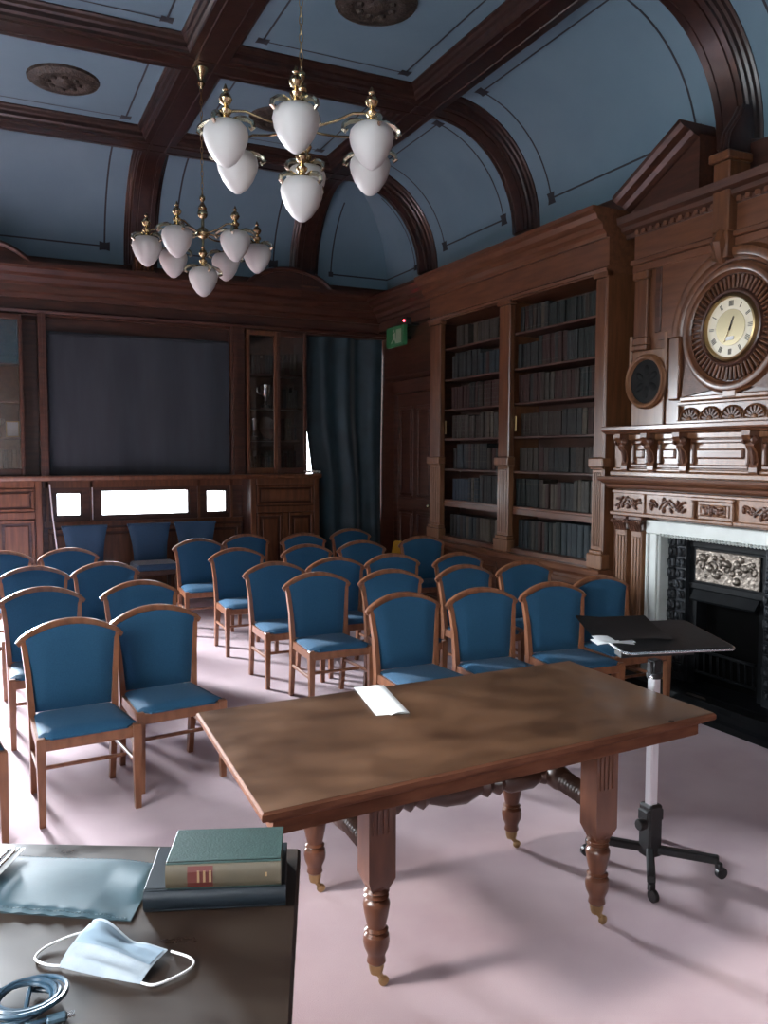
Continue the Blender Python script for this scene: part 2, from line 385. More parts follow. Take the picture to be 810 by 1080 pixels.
# moulded section of beams and ribs: (across, down)
def half(): return [(.235, -.02), (.235, .012), (.215, .022), (.205, .045), (.185, .055), (.180, .085), (.160, .098), (.155, .118), (.10, .118), (.095, .130), (.075, .130), (.070, .122)]
hp = half(); PROF = [(-u, v) for u, v in hp] + [(u, v) for u, v in reversed(hp)]
for x in BX: MB().ext(PROF, (x, BY[0], ZP), (x, BY[-1]+.1, ZP), (1, 0, 0), (0, 0, -1)).build('beam', 'beam', ceil)
for y in BY: MB().ext(PROF, (BX[0]-.1, y, ZP+.001), (BX[2]+.1, y, ZP+.001), (0, 1, 0), (0, 0, -1)).build('beam', 'beam', ceil)
def rib(side, along, lo=0):
    fr = []
    for i in range(17):
        th = -.06 + (math.pi/2 - lo + .06)*i/16; P = cove_pt(side, th, along)
        if side in 'RL': U = Y3.copy(); V = Vector(((-1 if side == 'R' else 1)*math.sin(th), 0, -math.cos(th)))
        else: U = X3.copy(); V = Vector((0, (-1 if side == 'B' else 1)*math.sin(th), -math.cos(th)))
        fr.append((P, U, V))
    MB().sweep([(u*.8, v*.9) for u, v in PROF], fr).build('rib', 'beam', ceil, smooth=True)
for y in BY: rib('R', y); rib('L', y)
for x in BX: rib('B', x); rib('F', x)
for x in BX:
    m = MB(); m.cbox(x-.12, x+.12, 9.78, 10.02, 3.72, 3.77, .01)
    for k in range(5): m.cbox(x-.105+.044*k, x-.071+.044*k, 9.80, 10.0, 3.77, 3.93, .012)
    m.build('rib_corbel', 'oak', ceil)

# ---------------------------------------------------------------- cornices (setting trim)
CP = [(0, 0), (.06, 0), (.07, .05), (.10, .07), (.11, .14), (.17, .17), (.19, .23), (.24, .26), (.26, .31), (.30, .33), (.30, .38), (0, .38)]
def panel_frame(mb, x0, x1, z0, z1, T, w=.04, d=.018, raised=.012, gap=.03):
    """picture-frame moulding with a raised field, in a local plane: x across, -y out of the wall, z up"""
    for a, b, c, e in ((x0, x1, z0, z0+w), (x0, x1, z1-w, z1), (x0, x0+w, z0+w, z1-w), (x1-w, x1, z0+w, z1-w)):
        mb.cbox(a, b, -d, 0, c, e, .008, T)
    if raised: mb.cbox(x0+w+gap, x1-w-gap, -raised, 0, z0+w+gap, z1-w-gap, .01, T)
YC = 10.0                                           # front of the fitted cabinets on the back wall
TB = Matrix.Translation((0, YC, 0))
m = MB()
m.box(XL, XR, 10.08, YB, 3.22, 3.90)
m.box(XL, XR, 10.04, 10.08, 3.27, 3.46)
m.ext(CP, (XL, 10.06, 3.40), (XR, 10.06, 3.40), (0, -1, 0), (0, 0, .9))
m.ext([(0, 0), (.05, 0), (.06, .03), (.03, .05), (0, .05)], (XL, 10.06, 3.24), (XR, 10.06, 3.24), (0, -1, 0), (0, 0, 1))
t1 = struct(m.build('trim_1', 'mahogany'))
for cx in (-.04, 3.42):                              # segmental pediments over the cabinets
    pts = [(cx + .56*math.cos(a)/math.cos(R(25)), 0, 3.70 + .245*(math.sin(a) - math.sin(R(25)))/(1 - math.sin(R(25)))) for a in [R(25 + 130*i/16) for i in range(17)]]
    m = MB(); m.poly([(p[0], 9.80, p[2]) for p in pts], (0, .45, 0))
    m.tube([(p[0], 9.79, p[2]) for p in pts], .03, 6)
    m.build('pediment', 'mahogany', t1)
# dado below the window and side reveals
m = MB(); T_ = Matrix.Translation((0, YB-.001, 0))
for a, b in ((.64, 1.10), (1.14, 1.74), (1.78, 2.38), (2.42, 2.94)): panel_frame(m, a, b, .30, .82, T_, .05, .02, .014)
for a in (.62, 1.11, 2.385, 2.80): m.box(a, a+.03, YB-.03, YB, .9, 1.38)
m.box(.6, 2.96, YB-.03, YB, .84, .90); m.box(.6, 2.96, YB-.03, YB, 1.30, 1.40); m.box(.6, 2.96, YB-.025, YB, 0, .2)
m.build('dado_panelling', 'oak', wb)
# window ledge running under the blind and onto the cabinets
m = MB(); m.ext([(0, 0), (.02, -.03), (.05, -.03), (.06, .0), (.06, .02), (-.42, .02), (-.42, -.04), (0, -.04)], (XL, YC-.02, 1.43), (3.87, YC-.02, 1.43), (0, -1, 0), (0, 0, 1))
struct(m.build('trim_2', 'oak'))
# frame round the blind
m = MB()
m.box(.56, .64, 10.0, 10.3, 1.45, 3.24); m.box(2.73, 2.90, 10.03, 10.3, 1.45, 3.24); m.box(2.75, 2.80, 9.98, 10.03, 1.45, 3.24); m.box(.60, .64, 9.985, 10.0, 1.45, 3.24)
m.box(.6, 2.8, 10.15, 10.3, 3.02, 3.24)
struct(m.build('trim_3', 'mahogany'))
# door in the corner on the right wall
Td = Matrix.Translation((XR, 0, 0)) @ Matrix.Rotation(R(-90), 4, 'Z')     # local x -> -Y world, local -y -> -X world
def rw(y): return -y
m = MB(); m.box(XR-.05, XR, 8.62, 9.62, 0, 2.45); d1 = struct(m.build('door_1', 'mahogany'))
for (a, b, c, e) in ((8.70, 9.07, .2, 1.0), (9.17, 9.54, .2, 1.0), (8.70, 9.07, 1.15, 2.3), (9.17, 9.54, 1.15, 2.3)):
    mm = MB(); panel_frame(mm, rw(b), rw(a), c, e, Matrix.Translation((-.05, 0, 0)) @ Td, .04, .02, .012); mm.build('door_panel', 'mahogany', d1)
MB().lathe([(.001, 0), (.02, .005), (.028, .02), (.02, .04), (.012, .05), (.012, .06)], 12, T=Matrix.Translation((XR-.11, 8.72, 1.08)) @ Matrix.Rotation(R(90), 4, 'Y')).build('door_knob', 'brass', d1, smooth=True)
m = MB()
for y in (8.50, 9.66): m.box(XR-.10, XR, y-.04, y+.10, 0, 2.55)
m.box(XR-.10, XR, 8.46, 9.76, 2.47, 2.62); m.ext([(0, 0), (.1, .02), (.15, .06), (.15, .09), (0, .09)], (XR, 8.40, 2.62), (XR, 9.82, 2.62), (-1, 0, 0), (0, 0, 1))
struct(m.build('trim_4', 'mahogany'))
m = MB(); m.box(XR-.12, XR, 8.2, YB, 3.30, 3.66); m.ext(CP, (XR-.1, 8.2, 3.42), (XR-.1, YB, 3.42), (-1, 0, 0), (0, 0, .7)); struct(m.build('trim_5', 'mahogany'))

# ================================================================ FITTED CABINETS ON THE BACK WALL
def display_cabinet(x0, x1, label, fx0=None):
    t = thing('display_cabinet', label, 'cabinet', (0, 0, 0))
    m = MB(); m.box(x0, x1, YC+.02, YB, 0, 1.40); m.build('base', 'mahogany', t)
    w = x1 - x0; n = 2
    m = MB()
    m.cbox(x0, x0+.07, YC-.005, YC+.02, .0, 1.40, .006); m.cbox(x1-.07, x1, YC-.005, YC+.02, 0, 1.40, .006)
    m.cbox(x0+.07, x1-.07, YC-.005, YC+.02, 1.32, 1.40, .006); m.cbox(x0+.07, x1-.07, YC-.005, YC+.02, .97, 1.05, .006); m.cbox(x0+.07, x1-.07, YC-.01, YC+.02, 0, .16, .006)
    m.cbox((x0+x1)/2-.04, (x0+x1)/2+.04, YC-.005, YC+.02, .16, .97, .006)
    m.build('face_frame', 'oak', t)
    mm = MB(); panel_frame(mm, x0+.08, x1-.08, 1.06, 1.31, TB, .03, .012, .010, .02); mm.build('drawer_front', 'oak', t)
    for a, b in ((x0+.08, (x0+x1)/2-.045), ((x0+x1)/2+.045, x1-.08)):
        mm = MB(); panel_frame(mm, a, b, .18, .96, TB, .035, .012, .010, .03); mm.build('door', 'oak', t)
    # glazed upper part
    m = MB(); m.box(x0-.04, x0, YC+.04, YB, 1.45, 3.24); m.box(x1-.20, x1-.16, YC+.04, YB, 1.45, 3.24); m.box(x0, x1-.20, YB-.02, YB, 1.45, 3.24)
    m.box(x0, x1-.20, YC+.04, YB, 1.45, 1.47); m.box(x0-.04, x1-.16, YC+.04, YB, 3.20, 3.24)
    m.build('case', 'shelf_dark', t)
    ux0, ux1 = x0-.04, x1-.16
    for z in (1.86, 2.26, 2.68): MB().box(x0, x1-.20, YC+.10, YB-.02, z, z+.02).build('shelf', 'shelf_dark', t)
    mid = (ux0+ux1)/2
    for a, b in ((ux0, mid), (mid, ux1)):
        m = MB()
        m.cbox(a, a+.04, YC, YC+.04, 1.46, 3.22, .005); m.cbox(b-.04, b, YC, YC+.04, 1.46, 3.22, .005); m.cbox(a+.04, b-.04, YC, YC+.04, 1.46, 1.53, .005); m.cbox(a+.04, b-.04, YC, YC+.04, 3.16, 3.22, .005)
        d = m.build('glazed_door', 'oak' if a == ux0 else 'mahogany', t)
        MB().box(a+.04, b-.04, YC+.018, YC+.022, 1.53, 3.16).build('pane', 'glasscase', d)
    return t
display_cabinet(2.96, 3.86, 'tall panelled cabinet with glazed upper doors beside the dark curtain')
display_cabinet(-.44, .56, 'tall panelled cabinet with glazed upper doors at the left edge of the picture')

# things behind the glass
def book_mesh(w, d, h, mname, band):
    """origin at base, spine at -y, rounded spine with raised bands"""
    m = MB()
    hw = w/2
    prof = [(-hw, d/2), (-hw, -d/2+.008), (-hw*.6, -d/2+.001), (hw*.6, -d/2+.001), (hw, -d/2+.008), (hw, d/2)]
    m.loft([[Vector((x, y, z)) for x, y in prof] for z in (0, h)])
    m.mi = 1
    for z in band: m.loft([[Vector((x*1.02, y-.0025, zz)) for x, y in prof[1:5]] + [Vector((prof[4][0], prof[4][1]+.004, zz)), Vector((prof[1][0], prof[1][1]+.004, zz))] for zz in (z*h, z*h + .008)])
    return m
BOOKMESH = {}
_unit = ['', 'first', 'second', 'third', 'fourth', 'fifth', 'sixth', 'seventh', 'eighth', 'ninth', 'tenth', 'eleventh', 'twelfth', 'thirteenth', 'fourteenth', 'fifteenth', 'sixteenth', 'seventeenth', 'eighteenth', 'nineteenth', 'twentieth']
def nth(n): return _unit[n] if n <= 20 else 'twenty-' + _unit[n-20]
def book(w, h, ci, bands, d=.17):
    key = (round(w, 3), round(h, 2), ci, bands)
    if key not in BOOKMESH:
        o = book_mesh(w, d, h, ci, {0: (), 1: (.15, .82), 2: (.12, .3, .5, .7, .86)}[bands]).build('book', ['bk%d' % ci, 'bk4' if ci in (1, 3) else 'bk%d' % (4 if bands else ci)])
        BOOKMESH[key] = o.data; return o
    o = bpy.data.objects.new('book', BOOKMESH[key]); COL.objects.link(o); return o

def cup(x, z, s=1, name='trophy_cup', label='', y=10.2):
    t = thing(name, label, 'trophy', (x, y, z))
    MB().lathe([(.05*s, 0), (.05*s, .03*s), (.02*s, .04*s), (.012*s, .08*s)], 14).build('base', 'ink', t, smooth=True)
    MB().lathe([(.012*s, .078*s), (.02*s, .10*s), (.055*s, .15*s), (.06*s, .24*s), (.052*s, .24*s), (.045*s, .15*s), (.004*s, .11*s)], 16).build('bowl', 'silver', t, smooth=True)
    for sx in (-1, 1): MB().tube([(sx*.055*s, 0, .22*s), (sx*.09*s, 0, .22*s), (sx*.095*s, 0, .17*s), (sx*.05*s, 0, .14*s)], .005*s, 6).build('handle', 'silver', t, smooth=True)
    return t
cup(3.06, 1.88, 1.1, label='slim silver cup on the lower shelf, left pane of the cabinet by the curtain')
cup(3.22, 2.28, 1.2, label='bigger silver cup on the middle shelf of the cabinet by the curtain')
cup(.12, 1.88, .9, label='silver cup behind the glass of the left edge cabinet')
# curved silver plate on a stand
t = thing('display_plate', 'tilted silver plate behind glass in the cabinet by the curtain', 'plate', (3.22, 10.16, 1.88))
T = Matrix.Translation((0, 0, .15)) @ Matrix.Rotation(R(78), 4, 'X') @ Matrix.Rotation(R(20), 4, 'Y')
MB().lathe([(.001, -.004), (.08, -.002), (.12, .016), (.14, .018), (.12, .012), (.08, -.008), (.001, -.01)], 24, T=T).build('dish', 'silver', t, smooth=True)
m = MB()
for sx in (-.04, .04): m.tube([(sx, -.06, 0), (sx, 0, .01), (sx, .07, .12)], .005, 6)
m.build('stand', 'ink', t)
for (x0, x1, z, nm) in ((3.01, 3.26, 1.47, 'bottom'), (3.42, 3.60, 1.47, 'bottom'), (3.40, 3.60, 1.88, 'lower'), (3.40, 3.60, 2.28, 'middle'), (3.42, 3.60, 2.70, 'top'), (3.02, 3.28, 2.70, 'top'), (-.02, .30, 1.47, 'bottom'), (-.20, .0, 1.88, 'lower')):
    k_ = 0; x = x0; which = 'cabinet by the curtain' if x0 > 2 else 'cabinet at the left edge'
    while x < x1:
        w = random.choice((.028, .036, .044)); o = book(w, random.choice((.20, .24, .27)), random.choice((1, 3, 4, 7, 2)), random.choice((0, 1, 2)), .15)
        o.location = (x + w/2, 10.22, z + .001); x += w + .002
        k_ = k_ + 1; side = '' if x0 < 2 else (', left door' if x0 < 3.3 else ', right door')
        tag(o, 'book %s from left, %s shelf behind glass, %s%s' % (nth(k_), nm, which, side), 'book', 'books in the glazed cabinets')
# framed card leaning in left cabinet
t = thing('photo_frame', 'small pale framed picture behind the glass of the left cabinet', 'picture frame', (.285, 10.18, 1.882))
m = MB(); T = Matrix.Rotation(R(-10), 4, 'X')
for q in ((-.07, .07, 0, .012), (-.07, .07, .168, .18), (-.07, -.058, .012, .168), (.058, .07, .012, .168)): m.box(q[0], q[1], -.008, .008, q[2], q[3], T)
m.build('frame', 'brass_dull', t); MB().box(-.058, .058, -.002, .004, .012, .168, T).build('picture', 'papergrey', t)

# blind, curtain
t = thing('roller_blind', 'big dark roller blind pulled down over the back window', 'blind', (0, 10.08, 0))
def fb(u, v): return Vector((.655 + 2.065*u, -.012*math.sin(u*9) * (1-v*.6) - .006*math.sin(u*23), 1.455 + 1.575*v))
m = MB(); m.grid(fb, 40, 8); m.grid(lambda u, v: fb(u, v) + Vector((0, .004, 0)), 40, 8, True); m.build('fabric', 'blind', t, smooth=True)
MB().box(.66, 2.715, -.018, .008, 1.452, 1.475).build('bottom_bar', 'blind', t)
MB().lathe([(.026, 0), (.026, 2.06)], 14, T=Matrix.Translation((.655, .03, 3.045)) @ Matrix.Rotation(R(90), 4, 'Y')).build('roller', 'blind', t, smooth=True)
m = MB(); m.tube([(.635, -.16, 1.36), (.66, -.15, 1.0), (.70, -.14, .60)], .008, 6); m.build('draw_rod', 'white', t)
m = MB(); m.tube([(1.13, .27, 1.30), (1.13, .27, .92)], .007, 6); m.build('draw_cord', 'white', t)

t = thing('curtain', 'floor length dark teal curtain hanging in the back corner', 'curtain', (0, 10.18, 0))
def fc(u, v):
    z = .03 + 3.22*v
    k = min(1, max(0, (2.25 - z)/.77)); xl = 3.765 + .10*k + (.03 if z < 1.46 else 0)
    xr = 4.835
    x = xl + (xr - xl)*u
    a = .045 + .03*(1-v)
    y = .8*a*math.sin(u*19 + .9*math.sin(v*2.2)) + .05*math.sin(u*8.5 + 1 + .5*v) + .015*math.sin(v*5 + u*6)
    return Vector((x, y, z))
m = MB(); m.grid(fc, 110, 24); m.grid(lambda u, v: fc(u, v) + Vector((0, .005, 0)), 110, 24, True); m.build('fabric', 'curtain', t, smooth=True)
MB().lathe([(.018, 0), (.018, 1.12)], 10, T=Matrix.Translation((3.70, 0, 3.26)) @ Matrix.Rotation(R(90), 4, 'Y')).build('curtain_rod', 'brass_dull', t, smooth=True)
# crumpled white cloth or paper on the cabinet ledge
def fp(u, v): return Vector((3.66 + .20*u, 9.93 + .10*v, 1.466 + .018*math.sin(u*7 + v*3)**2 + .012*math.sin(v*8)**2))
m = MB(); m.grid(fp, 12, 8); m.grid(lambda u, v: fp(u, v) - Vector((0, 0, .004)), 12, 8, True)
tag(m.build('crumpled_paper', 'paper', smooth=True), 'crumpled white paper on the cabinet ledge by the curtain gap', 'paper')

# exit sign, red indicator, yellow sign
t = thing('exit_sign', 'small green exit sign high on the wall in the dark corner', 'sign', (4.66, 9.38, 3.04))
MB().cbox(-.03, .03, -.235, .235, 0, .245, .006).build('housing', 'exitgreen', t)
m = MB(); m.box(-.033, -.03, -.19, -.05, .03, .20); m.build('pictogram_door', 'exitpale', t)
m = MB(); m.lathe([(.001, 0), (.018, .002), (.018, .004)], 12, T=Matrix.Translation((-.03, .02, .19)) @ Matrix.Rotation(R(-90), 4, 'Y'))
m.poly([(-.032, -.02, .17), (-.032, .05, .15), (-.032, .03, .10), (-.032, .10, .05), (-.032, .08, .035), (-.032, -.005, .085), (-.032, -.03, .03), (-.032, -.05, .035), (-.032, -.03, .11)], (.002, 0, 0))
m.build('pictogram_figure', 'exitpale', t)
MB().box(-.02, .19, -.02, .02, .10, .14).build('bracket', 'ink', t)
t = thing('alarm_sensor', 'small dark sensor with a red light above the exit sign', 'sensor', (4.68, 9.17, 3.31))
MB().cbox(-.02, .17, -.05, .05, -.03, .06, .01).build('body', 'ink', t); MB().lathe(sphere_prof(.016, 0), 10, (-.022, 0, .02)).build('indicator_light', 'led', t, smooth=True)
t = thing('caution_sign', 'narrow yellow folded floor sign leaning in the far corner', 'sign', (4.36, 8.90, 0), R(-14))
t.rotation_euler = (0, R(9), R(-14))
for sy in (-1, 1):
    m = MB(); m.poly([(-.085, sy*.013, .015), (.085, sy*.013, .015), (.07, sy*.013, .64), (.05, sy*.013, .67), (-.05, sy*.013, .67), (-.07, sy*.013, .64)], (0, sy*.016, 0))
    p = m.build('board', 'yellow', t)
    if sy < 0: MB().poly([(-.04, -.030, .44), (.04, -.030, .44), (0, -.030, .52)], (0, .004, 0)).build('warning_triangle', 'ink', p)
# ================================================================ BOOKCASE ON THE RIGHT WALL
XB = 4.45
t = thing('bookcase', 'tall built-in oak bookcase with two bays of dark books', 'bookcase', (0, 0, 0))
Y0b, Y1b = 5.22, 8.14
m = MB(); m.box(XB-.02, XR, Y0b, Y1b+.02, 0, .70)
m.ext([(0, 0), (.05, .0), (.07, .03), (.05, .06), (.06, .08), (0, .08), (-.38, .08), (-.38, 0)], (XB, Y0b-.01, .70), (XB, Y1b+.1, .70), (-1, 0, 0), (0, 0, 1))
m.box(XB-.05, XB, Y0b-.02, Y1b+.02, 0, .14); m.build('plinth', 'oak_h', t)
for a, b in ((5.30, 5.92), (5.98, 6.60), (6.72, 7.36), (7.42, 8.06)):
    mm = MB(); panel_frame(mm, rw(b), rw(a), .17, .67, Matrix.Translation((XB-.02-XR, 0, 0)) @ Td, .05, .02, .014, .03); mm.build('cupboard_door', 'oak_h', t)
m = MB(); m.box(XB, XR, Y0b, Y0b+.04, .78, 3.13); m.build('side_panel', 'oak', t); MB().box(XB+.03, XR, Y1b-.04, Y1b, .78, 3.13).build('side_panel', 'mahogany', t)
MB().box(XR-.02, XR, Y0b+.04, Y1b-.04, .78, 3.13).build('back_panel', 'shelf_dark', t)
MB().box(XB+.05, XR-.02, 6.63, 6.70, .78, 3.14).build('divider', 'oak', t)
MB().box(XB+.02, XR-.02, Y0b+.04, Y1b-.04, .78, .82).build('bottom_board', 'oak_h', t)
SH = [1.19, 1.525, 1.85, 2.165, 2.485, 2.815]
BAYS = ((5.38, 6.56), (6.77, 7.87))
for (a, b) in BAYS:
    for i, z in enumerate(SH):
        mm = MB(); mm.cbox(XB+.06, XR-.02, a-.07 if a > 6.7 else a-.05, b+.06, z, z+.022, .004)
        if i == 0: mm.box(XB+.05, XB+.08, a-.07 if a > 6.7 else a, b+.06, z-.05, z+.0)
        mm.build('shelf', 'shelf_dark' if i else 'oak_h', t)
for (a, b) in ((5.22, 5.385), (6.555, 6.775), (7.87, 8.13)):       # pilasters
    c = (a+b)/2; hw = (b-a)/2; m = MB()
    m.cbox(XB-.03, XB+.06, a-.01, b+.01, .78, .90, .008)
    m.cbox(XB-.02, XB+.06, a+.01, b-.01, .90, .93, .006)
    m.cbox(XB-.005, XB+.06, a+.015, b-.015, .93, 1.585, .006)
    k = 4; fw = (2*hw - .07)/k
    for i in range(k): m.cbox(XB-.014, XB-.004, a+.035+i*fw+.006, a+.035+(i+1)*fw-.006, .96, 1.56, .004)
    m.cbox(XB-.02, XB+.06, a+.005, b-.005, 1.585, 1.60, .005); m.cbox(XB-.035, XB+.06, a-.005, b+.005, 1.60, 1.675, .008)
    m.build('pilaster_base', 'oak_pale', t)
    m = MB(); m.cbox(XB-.005, XB+.06, a+.02, b-.02, 1.675, 3.10, .008); m.cbox(XB-.02, XB+.06, a, b, 3.10, 3.15, .006)
    m.build('pilaster', 'oak', t)
m = MB(); m.box(XB, XR, Y0b, Y1b, 3.13, 3.62)
m.ext([(0, 0), (.025, 0), (.03, .025), (.01, .04), (0, .04)], (XB, Y0b, 3.14), (XB, Y1b, 3.14), (-1, 0, 0), (0, 0, 1))
m.build('frieze', 'oak_h', t)
m = MB(); m.ext([(0, 0), (.03, 0), (.035, .03), (.07, .06), (.075, .10), (.12, .13), (.14, .17), (.17, .19), (.17, .225), (0, .225)], (XB, Y0b-.0, 3.40), (XB, Y1b+.05, 3.40), (-1, 0, 0), (0, 0, 1)); m.build('cornice', 'oak_h', t)
for y in (6.545, 7.862): MB().cbox(XB+.05, XB+.056, y-.012, y+.012, 1.92, 2.06, .001).build('lock_plate', 'brass_dull', t)

bayname = ['bay by the fireplace', 'bay by the corner door']
ordn = ['bottom', 'second lowest', 'third lowest', 'middle', 'third highest', 'second highest', 'top']
for bi, (a, b) in enumerate(BAYS):
    a2, b2 = (a+.005, b+.05) if bi == 0 else (a-.055, b-.01)
    for si in range(7):
        z = .82 if si == 0 else SH[si-1] + .022
        hmax = (SH[si] - (.05 if si == 0 else 0) if si < 6 else 3.12) - z - .03
        y = a2; run = 0; row = []
        while y < b2 - .045:
            if run <= 0:
                run = random.randint(3, 9); bw = random.choice((.048, .056, .064, .072)); bh = hmax*random.choice((.80, .86, .92, .97)); bc = random.choice((0, 0, 1, 2, 2, 3, 4, 5, 5) if si > 1 else (0, 2, 2, 6, 5, 4, 7)); bd = random.choice((0, 0, 0, 1, 2))
                if si == 3: bc = random.choice((1, 4, 4, 0)); bd = random.choice((1, 2))
                if bi == 1 and si == 6 and random.random() < .5: y += .12; run = 0; continue
            run -= 1
            if y + bw > b2: break
            c = bc if random.random() < .8 else random.choice((1, 3, 4, 7, 5))
            o = book(bw, bh, c, bd)
            o.location = (XB + .10 + .085 + random.uniform(0, .02), y + bw/2, z + .001); o.rotation_euler = (0, 0, R(-90))
            y += bw + .004; row.append(o)
        for k, o in enumerate(reversed(row)):
            tag(o, 'dark book %s from the left, %s shelf, bookcase %s' % (nth(k+1), ordn[si], bayname[bi]), 'book', 'books on the %s shelf, %s' % (ordn[si], bayname[bi]))

# ================================================================ FIREPLACE
YM = 4.11                                            # axis of the chimneypiece
# black hearth kerb
t = thing('hearth_kerb', 'low black kerb and slab on the carpet before the fireplace', 'hearth', (0, 0, 0))
m = MB(); m.cbox(4.07, 4.42, 3.04, 4.96, 0, .05, .005); m.cbox(4.42, 4.84, YM-.66, YM+.66, 0, .049, .005); m.build('slab', 'blackiron', t)
m = MB(); m.ext([(0, 0), (.10, 0), (.10, .04), (.08, .06), (.08, .10), (.06, .13), (.02, .13), (0, .10)], (4.15, 2.95, 0), (4.15, 5.05, 0), (-1, 0, 0), (0, 0, 1))
for y in (2.95, 4.965): m.cbox(4.10, 4.42, y, y+.08, 0, .12, .01)
m.build('kerb', 'blackiron', t)
# marble slips
t = thing('marble_surround', 'pale marble fireplace surround inside the carved wooden mantel', 'fireplace surround', (0, 0, 0))
for s in (-1, 1):
    m = MB(); m.cbox(4.47, 4.70, YM+s*.51, YM+s*.665, .05, 1.115, .008); m.cbox(4.455, 4.5, YM+s*.53, YM+s*.56, .12, 1.115, .006); m.cbox(4.455, 4.5, YM+s*.62, YM+s*.645, .12, 1.115, .006); m.cbox(4.45, 4.7, YM+s*.50, YM+s*.67, .05, .16, .01); m.build('jamb', 'marble', t)
m = MB(); m.cbox(4.47, 4.70, YM-.665, YM+.665, 1.115, 1.215, .008); m.build('lintel', 'marble', t)
m = MB()
for i in range(36):
    y = YM - .50 + i*1.0/35; m.lathe([(.001, -.014), (.010, -.008), (.014, 0), (.010, .008), (.001, .014)], 6, (4.465, y, 1.112))
m.build('beading', 'marble', t, smooth=True)
# iron insert
t = thing('fire_insert', 'black cast iron fire insert with a silvery relief panel', 'fireplace', (0, 0, 0))
for s in (-1, 1):
    m = MB(); m.box(4.56, 4.80, YM+s*.34, YM+s*.51, .05, 1.12)
    rr = random.Random(5 + s)
    for i in range(13):
        z = .10 + i*.078
        for k in range(2):
            y = YM + s*(.345 + .08*k); dd = rr.uniform(.012, .034)
            m.cbox(4.56-dd, 4.57, y + s*.004, y + s*.074, z+.004, z+.07, .010)
            T = Matrix.Translation((4.56-dd, y + s*.039 + rr.uniform(-.01, .01), z+.037)) @ Matrix.Rotation(R(-90), 4, 'Y') @ Matrix.Diagonal((1.2, .8, 1, 1))
            m.lathe([(.024, 0), (.02, .010), (.001, .018)], 7, T=T)
    m.build('relief_cheek', 'ironrelief', t)
m = MB()
m.box(4.60, 4.80, YM-.34, YM+.34, .72, 1.12); m.cbox(4.585, 4.61, YM-.34, YM+.34, 1.04, 1.11, .006); m.cbox(4.585, 4.61, YM-.34, YM+.34, .74, .79, .006)
for s in (-1, 1): m.box(4.60, 4.80, YM+s*.27, YM+s*.34, .05, .72)
m.ext([(0, 0), (.05, -.03), (.06, -.015), (.015, .05), (0, .05)], (4.60, YM-.28, .69), (4.60, YM+.28, .69), (-1, 0, 0), (0, 0, 1))
m.build('frame', 'blackiron', t)
m = MB(); m.box(4.70, 4.84, YM-.27, YM+.27, .05, .72); m.build('firebox', 'soot', t)
m = MB()
for i in range(9): y = YM - .24 + i*.06; m.tube([(4.60, y, .14), (4.59, y, .30)], .008, 6)
m.tube([(4.60, YM-.26, .14), (4.60, YM+.26, .14)], .012, 6); m.tube([(4.59, YM-.26, .30), (4.59, YM+.26, .30)], .012, 6); m.build('grate_bars', 'blackiron', t)
pl = MB()
pl.cbox(4.582, 4.60, YM-.275, YM+.275, .80, 1.03, .006); p = pl.build('relief_panel', 'silverplate', t)
m = MB(); rnd = random.Random(3)
for i in range(26):
    y = YM + rnd.uniform(-.23, .23); z = .915 + rnd.uniform(-.08, .08); r = rnd.uniform(.014, .034)
    T = Matrix.Translation((4.582, y, z)) @ Matrix.Rotation(R(-90), 4, 'Y'); m.lathe([(r, 0), (r*.8, r*.4), (r*.4, r*.65), (.001, r*.7)], 9, T=T)
for k in range(5):
    pts = [(4.578, YM + rnd.uniform(-.2, .2) + .10*math.cos(a)*(1-i/12), .915 + .06*math.sin(a)*(1-i/12)) for i, a in enumerate([j*.6 for j in range(9)])]
    y0 = YM - .22 + k*.11; pts = [(4.578, y0 + .05*(1-i/10)*math.cos(i*.8), .915 + .05*(1-i/10)*math.sin(i*.8)) for i in range(10)]; m.tube(pts, .006, 5)
m.build('foliage_relief', 'silverplate', p, smooth=True)

# wooden mantelpiece
def foliage(m, yc, zc, wy, hz, x, sd=1, rs=1):
    """carved scrolling leaves: tubes and lobes standing proud of plane x"""
    rr = random.Random(rs)
    for s in (-1, 1):
        for q, (oy, sc) in enumerate(((.18, 1), (.62, .8))):
            cy = yc + s*oy*wy/2; pts = []
            for i in range(12):
                a = i*.55; r = .42*hz*(1 - i/14)*sc; pts.append((x, cy + s*r*math.cos(a)*1.1, zc + r*math.sin(a + (1 if q else -1)*.8)))
            m.tube(pts, [.010 - .0004*i for i in range(12)], 6)
            for j in range(3):
                a = rr.uniform(0, 6.28); T = Matrix.Translation((x, cy + .38*hz*math.cos(a), zc + .34*hz*math.sin(a))) @ Matrix.Rotation(R(-90), 4, 'Y') @ Matrix.Rotation(rr.uniform(0, 3), 4, 'Z') @ Matrix.Diagonal((1.7, .8, 1, 1))
                m.lathe([(.016, 0), (.012, .008), (.001, .013)], 7, T=T)
t = thing('mantelpiece', 'carved wooden mantelpiece with two shelves around the fireplace', 'mantelpiece', (0, 0, 0))
m = MB()
for s in (-1, 1): m.box(4.52, XR, YM+s*.668, YM+s*1.07, 0, 1.26)
m.box(4.52, XR, YM-1.07, YM+1.07, 1.218, 1.86)
m.build('body', 'oak', t)
